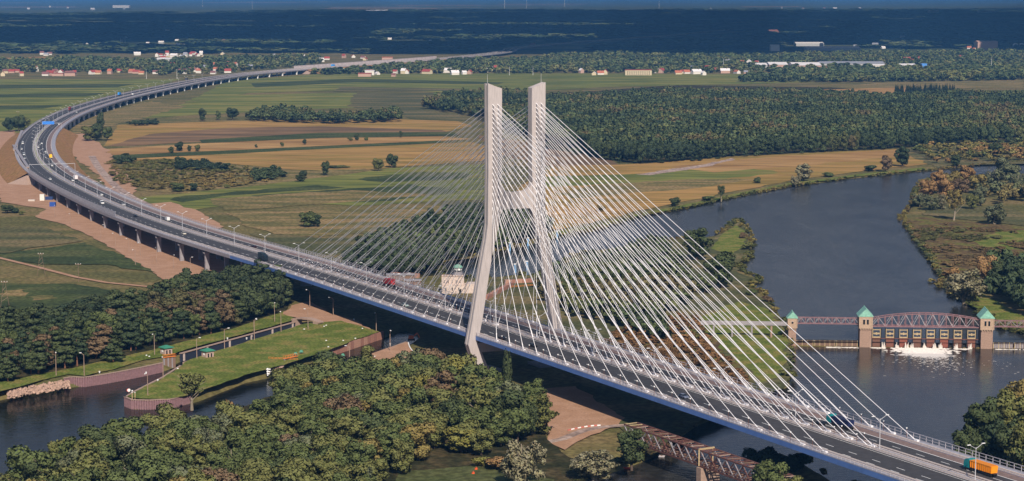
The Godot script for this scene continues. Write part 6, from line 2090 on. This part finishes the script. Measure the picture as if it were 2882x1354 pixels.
	# larger buildings: label, x, y, width in px, height in m, depth, wall, roof
	for e in [["long white school-like block with a red roof beside the meadow", 1797, 212, 74.0, 10.0, 16.0, "cream", "red"], ["white-roofed hall at the left end of the works", 2143, 190, 34.0, 5.0, 60.0, "grey", "pale"], ["white-roofed hall with an orange lower front", 2192, 190, 52.0, 6.0, 70.0, "pinkish", "pale"], ["longest white-roofed hall of the works", 2272, 192, 80.0, 6.0, 80.0, "pinkish", "pale"], ["grey ridged sheds behind the works", 2400, 184, 180.0, 4.0, 60.0, "grey", "grey"], ["white flat building before the sheds", 2470, 190, 44.0, 5.0, 30.0, "white", "pale"], ["low white hall with a blue edge", 2552, 191, 52.0, 6.0, 40.0, "white", "pale"], ["far pale shed in the cloud's shadow, nearer of two", 2346, 143, 150.0, 8.0, 60.0, "grey", "pale"], ["far pale shed in the cloud's shadow, farther of two", 2280, 130, 78.0, 8.0, 60.0, "grey", "pale"], ["white tall-fronted building on the tree line", 2182, 144, 24.0, 16.0, 30.0, "white", "pale"], ["big pinkish hall on the right skyline", 2780, 140, 56.0, 22.0, 50.0, "pinkish", "pinkish2"], ["glinting grey shed roof left of the white cluster", 462, 172, 44.0, 5.0, 40.0, "grey", "pale"], ["red-walled works at the meadow's edge", 1026, 216, 36.0, 6.0, 20.0, "pinkish", "red"], ["white-topped hall on the red works", 1040, 212, 26.0, 9.0, 16.0, "white", "pale"], ["orange-roofed long house on the far embankment", 1090, 170, 30.0, 7.0, 20.0, "pinkish", "orange"], ["long tiled farmhouse in the left village", 162, 214, 32.0, 5.0, 14.0, "pinkish", "red"], ["wide tiled barn in the left village", 196, 214, 30.0, 6.0, 14.0, "pinkish", "brown"], ["grey flat building in the right village", 1955, 196, 22.0, 7.0, 16.0, "grey", "grey"], ["pale long shed under the cloud's shadow on the left", 292, 110, 24.0, 9.0, 30.0, "grey", "pale"], ["second pale shed under the cloud's shadow on the left", 62, 110, 18.0, 9.0, 30.0, "grey", "pale"], ["pale hall on the distant plain at the upper left", 340, 22, 46.0, 25.0, 90.0, "white", "pale"], ["pale hall on the distant plain at the upper right", 2630, 40, 26.0, 25.0, 90.0, "white", "pale"], ["wide pale works on the distant plain at the right edge", 2780, 40, 44.0, 22.0, 90.0, "white", "pale"], ["yellowish hall on the distant plain above the left", 1060, 34, 60.0, 14.0, 90.0, "cream", "pale"]]:
		var p := at(e[1], e[2])
		var dep := -p.z
		var w: float = e[3] * dep / FOC
		footprints.append([p, w / 2 + 4.0, 110.0 if e[2] > 160 else 60.0, e[5] + 5.0])
		var t := thing("hall", e[0], "building", p)
		var s := Shape.new()
		s.block(Vector3(0, e[4] / 2, -e[5] / 2), Vector3(w, e[4], e[5]))
		part("wall", s.mesh(), walls[e[6]], t)
		s = Shape.new()
		s.slab(PackedVector2Array([Vector2(0.6, e[4]), Vector2(-e[5] / 2, e[4] + e[5] * 0.07), Vector2(-e[5] - 0.6, e[4]), Vector2(-e[5] / 2, e[4] - 0.3)]), func(a, b, d): return Vector3(d, b, a), -w / 2 - 0.6, w / 2 + 0.6)
		part("roof", s.mesh(), roofs.get(e[7], walls["pinkish"]), t)
		if e[4] >= 9.0 and e[3] > 50 and dep < 5000:
			for k in 13:
				for f in 2:
					s = Shape.new()
					s.block(Vector3(-w / 2 + 4 + k * (w - 8) / 12.0, 2.5 + f * 4.0, 0.03), Vector3(1.8, 2.2, 0.1))
					part("window", s.mesh(), M.glass, t)
	var bb := thing("hall", "bright blue block beside the low white hall", "building", at(2602, 194))
	var bs := Shape.new()
	bs.block(Vector3(0, 5.5, -8), Vector3(11, 11, 16))
	part("wall", bs.mesh(), mat(Color(0.30, 0.55, 0.85), 0.7), bb)
	bs = Shape.new()
	bs.block(Vector3(0, 11.2, -8), Vector3(11.6, 0.4, 16.6))
	part("roof", bs.mesh(), mat(Color(0.36, 0.60, 0.88), 0.7), bb)
	# white arched tents at the right skyline
	for k in 2:
		var p := at(2858 + 17 * k, 138)
		var t := thing("arched_hall", "white arched hall frame at the right skyline, %s" % ["nearer the pinkish hall", "at the picture's edge"][k], "building", p)
		for j in 8:
			var s := Shape.new()
			var a0 := PI * j / 8.0
			var a1 := PI * (j + 1) / 8.0
			s.bar(Vector3(cos(a0) * 9, sin(a0) * 16, 0), Vector3(cos(a1) * 9, sin(a1) * 16, 0), 14.0, 1.6)
			part("arch_segment", s.mesh(), M.paint, t)


# ---------------------------------------------------------------- gantries, pylons, small things
func gantry(label: String, u: float, lat0: float, lat1: float, sign_lat: float, sign_w: float, sign_c: Color):
	var o := road(u, lat0) 
	var t := thing("sign_gantry", label, "gantry", o)
	for l in [lat0, lat1]:
		var s := Shape.new(); s.o = o
		s.tube(road(u, l), road(u, l, 7.4), 0.16, 0.13, 6)
		part("post", s.mesh(), M.lamp, t)
	var s := Shape.new(); s.o = o
	s.bar(road(u, lat0, 7.2), road(u, lat1, 7.2), 0.25, 0.28)
	part("beam", s.mesh(), M.lamp, t)
	if sign_w > 0:
		s = Shape.new(); s.o = o
		s.bar(road(u, sign_lat - sign_w / 2, 7.6) + road_dir(u) * -0.5, road(u, sign_lat + sign_w / 2, 7.6) + road_dir(u) * -0.5, 0.2, 3.4)
		part("sign_board", s.mesh(), mat(sign_c, 0.5), t)

func small_things():
	gantry("overhead gantry with a long blue sign where the far viaduct begins", -1475, -0.8, -19.0, -5.0, 13.0, Color(0.20, 0.50, 0.86))
	gantry("thin grey overhead gantry spanning both carriageways after the bend", -930, 18.6, -19.0, 0, 0, Color.GRAY)
	# grey wall tower and stairs on the outer side of the bend
	for e in [["white stair wall on the outer slope of the bend, upper flight", 62, 378, 40, 430], ["white stair wall on the outer slope of the bend, lower flight", 38, 420, 78, 480]]:
		var a := at(e[1], e[2], 6)
		var b := at(e[3], e[4], 7)
		var t := thing("stair_wall", e[0], "wall", a * Vector3(1, 0, 1))
		var s := Shape.new(); s.o = t.position
		s.bar(a * Vector3(1, 0, 1) + Vector3.UP * 5.0, b * Vector3(1, 0, 1) + Vector3.UP * 5.0, 2.0, 10.0)
		part("wall_panel", s.mesh(), M.stone, t)
		s = Shape.new(); s.o = t.position
		s.bar(a * Vector3(1, 0, 1) + Vector3.UP * 10.3, b * Vector3(1, 0, 1) + Vector3.UP * 10.3, 2.6, 0.5)
		part("coping", s.mesh(), M.concrete, t)
	# containers and a white cabin at the abutment
	for e in [["white site cabin by the near abutment", 118, 566, 3.4, 5.0, 3.4, Color(0.88, 0.87, 0.85)], ["dark blue container behind the white cabin", 135, 564, 7.0, 2.6, 3.0, Color(0.12, 0.22, 0.42)], ["bright blue container on the sandy ground", 147, 583, 4.2, 3.4, 3.4, Color(0.14, 0.30, 0.62)], ["low white tank beside the sandy track", 88, 568, 5.0, 1.5, 2.4, Color(0.78, 0.74, 0.70)]]:
		var p := at(e[1], e[2])
		var t := thing("container", e[0], "container", p)
		var s := Shape.new()
		s.block(Vector3(0, e[4] / 2, -e[5] / 2), Vector3(e[3], e[4], e[5]))
		part("body", s.mesh(), mat(e[6], 0.6), t)
		for k in 5:
			s = Shape.new()
			s.block(Vector3(-e[3] * 0.45 + k * e[3] * 0.225, e[4] / 2, 0.04), Vector3(0.12, e[4] - 0.2, 0.1))
			part("rib", s.mesh(), mat(e[6] * 0.9, 0.6), t)
		s = Shape.new()
		s.block(Vector3(0, e[4] + 0.06, -e[5] / 2), Vector3(e[3] + 0.1, 0.12, e[5] + 0.1))
		part("roof", s.mesh(), mat(e[6].lightened(0.1), 0.6), t)
	# wooden power pylons and poles in the left meadow
	for e in [["lattice power pylon beside the farm track", 116, 776, 13.0, true], ["power pole on the farm track's far side", 221, 794, 10.5, false], ["lattice power pylon at the left edge of the meadow", 14, 868, 14.0, true], ["thin mast on the tree line left of the bend", 51, 366, 22.0, false]]:
		var p := at(e[1], e[2])
		var t := thing("power_pylon" if e[4] else "power_pole", e[0], "power pylon" if e[4] else "pole", p)
		var h: float = e[3]
		var s := Shape.new()
		if e[4]:
			for k in [-1.0, 1.0]:
				s = Shape.new()
				s.tube(Vector3(2.3 * k, 0, 0), Vector3(0.35 * k, h, 0), 0.11, 0.08, 5)
				part("leg", s.mesh(), M.timber, t)
			for f in [0.25, 0.45, 0.65]:
				s = Shape.new()
				s.bar(Vector3(-2.3 + 1.95 * f, h * f, 0), Vector3(2.3 - 1.95 * (f + 0.15), h * (f + 0.15), 0), 0.12, 0.12)
				part("brace", s.mesh(), M.stone, t)
		else:
			s.tube(Vector3.ZERO, Vector3.UP * h, 0.13, 0.09, 6)
			part("pole", s.mesh(), M.timber, t)
		s = Shape.new()
		s.bar(Vector3(-1.6, h - 0.6, 0), Vector3(1.6, h - 0.6, 0), 0.16, 0.2)
		part("crossarm", s.mesh(), M.stone, t)
		for k in [-1.4, 0.0, 1.4]:
			s = Shape.new()
			s.tube(Vector3(k, h - 0.5, 0), Vector3(k, h - 0.05, 0), 0.12, 0.12, 5)
			part("insulator", s.mesh(), M.paint, t)
	# masts on the plain
	var n := 0
	for e in [[340, 135, 30], [352, 135, 30], [1420, 24, 130], [1482, 24, 100], [1589, 20, 120], [1855, 24, 90], [710, 25, 90], [570, 20, 90], [2036, 195, 22], [2790, 190, 22], [1434, 212, 18], [1500, 212, 18], [412, 222, 18], [498, 222, 18]]:
		n += 1
		var t := thing("mast", "slender pale mast on the distant plain, %s of the masts" % nth(n), "mast", at(e[0], e[1]), "masts on the plain")
		var s := Shape.new()
		s.tube(Vector3.ZERO, Vector3.UP * e[2], 0.02 * e[2], 0.008 * e[2], 5)
		part("pole", s.mesh(), M.paint, t)
	# bollards on the lock lawn
	n = 0
	for e in [[412, 1004], [420, 1007], [411, 1052], [444, 1073], [500, 1041], [280, 1050], [856, 930], [912, 922], [918, 919], [918, 962], [966, 962], [924, 980], [1000, 956], [996, 902], [640, 955], [694, 955], [1020, 928], [1098, 972], [1054, 1007], [372, 1104]]:
		n += 1
		var t := thing("bollard", "small white mooring bollard on the lock banks, %s from the left bank" % nth(n), "bollard", at(e[0], e[1]), "bollards round the locks")
		var s := Shape.new()
		s.tube(Vector3.ZERO, Vector3.UP * 0.55, 0.3, 0.24, 8)
		part("post", s.mesh(), M.paint, t)
		s = Shape.new()
		s.tube(Vector3.UP * 0.5, Vector3.UP * 0.8, 0.42, 0.36, 8)
		part("cap", s.mesh(), M.paint, t)
	# the red and white ball sign and posts at the island's tip
	var tp := at(363, 1113)
	var sg := thing("channel_mark", "white round channel mark on a post at the lock island's tip", "channel mark", tp)
	var s2 := Shape.new()
	s2.tube(Vector3.ZERO, Vector3.UP * 1.6, 0.12, 0.12, 6)
	part("post", s2.mesh(), M.timber, sg)
	s2 = Shape.new()
	s2.tube(Vector3(0, 2.1, -0.1), Vector3(0, 2.1, 0.15), 0.62, 0.62, 14)
	part("disc", s2.mesh(), M.paint, sg)
	s2 = Shape.new()
	s2.tube(Vector3(-0.25, 2.1, -0.12), Vector3(-0.25, 2.1, 0.1), 0.66, 0.66, 14)
	part("rim", s2.mesh(), mat(Color(0.75, 0.2, 0.15), 0.6), sg)
	for e in [[372, 1122, "left"], [380, 1122, "right"]]:
		var t := thing("mooring_pile", "pale mooring pile at the lock island's tip, %s of the pair" % e[2], "mooring pile", at(e[0], e[1]))
		var s := Shape.new()
		s.tube(Vector3.DOWN, Vector3.UP * 2.4, 0.22, 0.22, 7)
		part("pile", s.mesh(), M.cream_steel, t)
		s = Shape.new()
		s.tube(Vector3.UP * 2.4, Vector3.UP * 2.6, 0.28, 0.2, 7)
		part("cap", s.mesh(), M.paint, t)
	# white framed steps by the second basin
	var st := at(752, 1056, -2)
	var w := thing("landing_stage", "white stepped landing stage by the second basin, half behind trees", "landing stage", st)
	for k in 3:
		var s := Shape.new()
		s.block(Vector3(1.2 - 0.3 * k, 0.6 + 1.0 * k, 0.1 * k), Vector3(2.6 - 0.4 * k, 0.35, 1.0))
		part("step", s.mesh(), M.paint, w)
	var sp := Shape.new()
	sp.block(Vector3(0.2, 1.4, 0), Vector3(0.5, 3.2, 0.5))
	part("post", sp.mesh(), M.paint, w)
	# boats and litter
	for e in [["bright orange canoe on the bank by the rusty bridge", 1762, 1319, Color(0.95, 0.32, 0.10), 4.4], ["yellow dinghy on the sandy river mouth", 1673, 1342, Color(0.95, 0.82, 0.12), 1.6], ["small white motorboat left of the orange canoe's bridge pier", 1862, 1286, Color(0.75, 0.72, 0.74), 2.6]]:
		var p := at(e[1], e[2], LOW_LEVEL)
		var t := thing("boat", e[0], "boat", p)
		var l: float = e[4]
		var s := Shape.new()
		s.hexa([Vector3(-l * 0.4, -0.2, 0.35), Vector3(l * 0.35, -0.2, 0.3), Vector3(l * 0.35, -0.2, -0.3), Vector3(-l * 0.4, -0.2, -0.35), Vector3(-l * 0.5, 0.5, 0.65), Vector3(l * 0.5, 0.55, 0.12), Vector3(l * 0.5, 0.55, -0.12), Vector3(-l * 0.5, 0.5, -0.65)])
		part("hull", s.mesh(), mat(e[3], 0.4), t)
		s = Shape.new()
		s.block(Vector3(0, 0.56, 0), Vector3(l * 0.3, 0.08, 0.9))
		part("thwart", s.mesh(), M.timber, t)
		t.rotation.y = -0.3
	for e in [["orange tent in the grassy clearing, upper of two", 1340, 1324], ["orange tent in the grassy clearing, lower of two", 1332, 1336], ["orange excavator arm glimpsed by the sandy yard", 1048, 1030]]:
		var t := thing("tent", e[0], "tent", at(e[1], e[2]))
		var s := Shape.new()
		s.slab(PackedVector2Array([Vector2(-0.9, 0), Vector2(0.9, 0), Vector2(0, 1.1)]), func(a, b, d): return Vector3(a, b, d), -1.0, 1.0)
		part("canvas", s.mesh(), mat(Color(0.92, 0.36, 0.14), 0.8), t)
		s = Shape.new()
		s.bar(Vector3(0, 1.12, -1.1), Vector3(0, 1.12, 1.1), 0.1, 0.08)
		part("ridge", s.mesh(), M.timber, t)
	# a kerb line and a lone digger by the pylon's yard
	var ed := thing("kerb_line", "curved white kerb round the sandy yard under the bridge", "kerb", at(1150, 968))
	var prev := at(1149, 962)
	for k in 9:
		var q := (k + 1) / 9.0
		var p := at(1149 + 26 * q * q, 962 + 40 * q)
		var s := Shape.new(); s.o = ed.position
		s.bar(prev + Vector3.UP * 0.15, p + Vector3.UP * 0.15, 0.5, 0.3)
		part("kerb_stone", s.mesh(), M.paint, ed)
		prev = p
	var fe := thing("barrier_fence", "low red and white barrier along the curved footpath", "barrier", at(1600, 1214))
	prev = at(1598, 1216)
	for k in 10:
		var q := (k + 1) / 10.0
		var p := at(1598 + 92 * q, 1216 - 14 * sin(q * 1.5))
		var s := Shape.new(); s.o = fe.position
		s.bar(prev + Vector3.UP * 0.5, p + Vector3.UP * 0.5, 0.2, 0.8)
		part("barrier_board", s.mesh(), M.paint if k % 2 else mat(Color(0.75, 0.42, 0.38), 0.7), fe)
		prev = p
	var dg := thing("digger", "orange digger parked in the bridge's shadow by the yard", "digger", at(1158, 958))
	var ds := Shape.new()
	ds.block(Vector3(0, 0.4, 0), Vector3(3.2, 0.8, 2.2))
	part("tracks", ds.mesh(), M.dark, dg)
	ds = Shape.new()
	ds.block(Vector3(-0.2, 1.5, 0), Vector3(2.4, 1.4, 1.8), Vector3.RIGHT, Color.WHITE, 0.85)
	part("body", ds.mesh(), mat(Color(0.80, 0.36, 0.12), 0.5), dg)
	ds = Shape.new()
	ds.bar(Vector3(0.9, 1.6, 0), Vector3(2.6, 3.4, 0), 0.35, 0.45)
	ds.bar(Vector3(2.6, 3.4, 0), Vector3(3.8, 1.2, 0), 0.3, 0.4)
	part("boom", ds.mesh(), mat(Color(0.80, 0.36, 0.12), 0.5), dg)
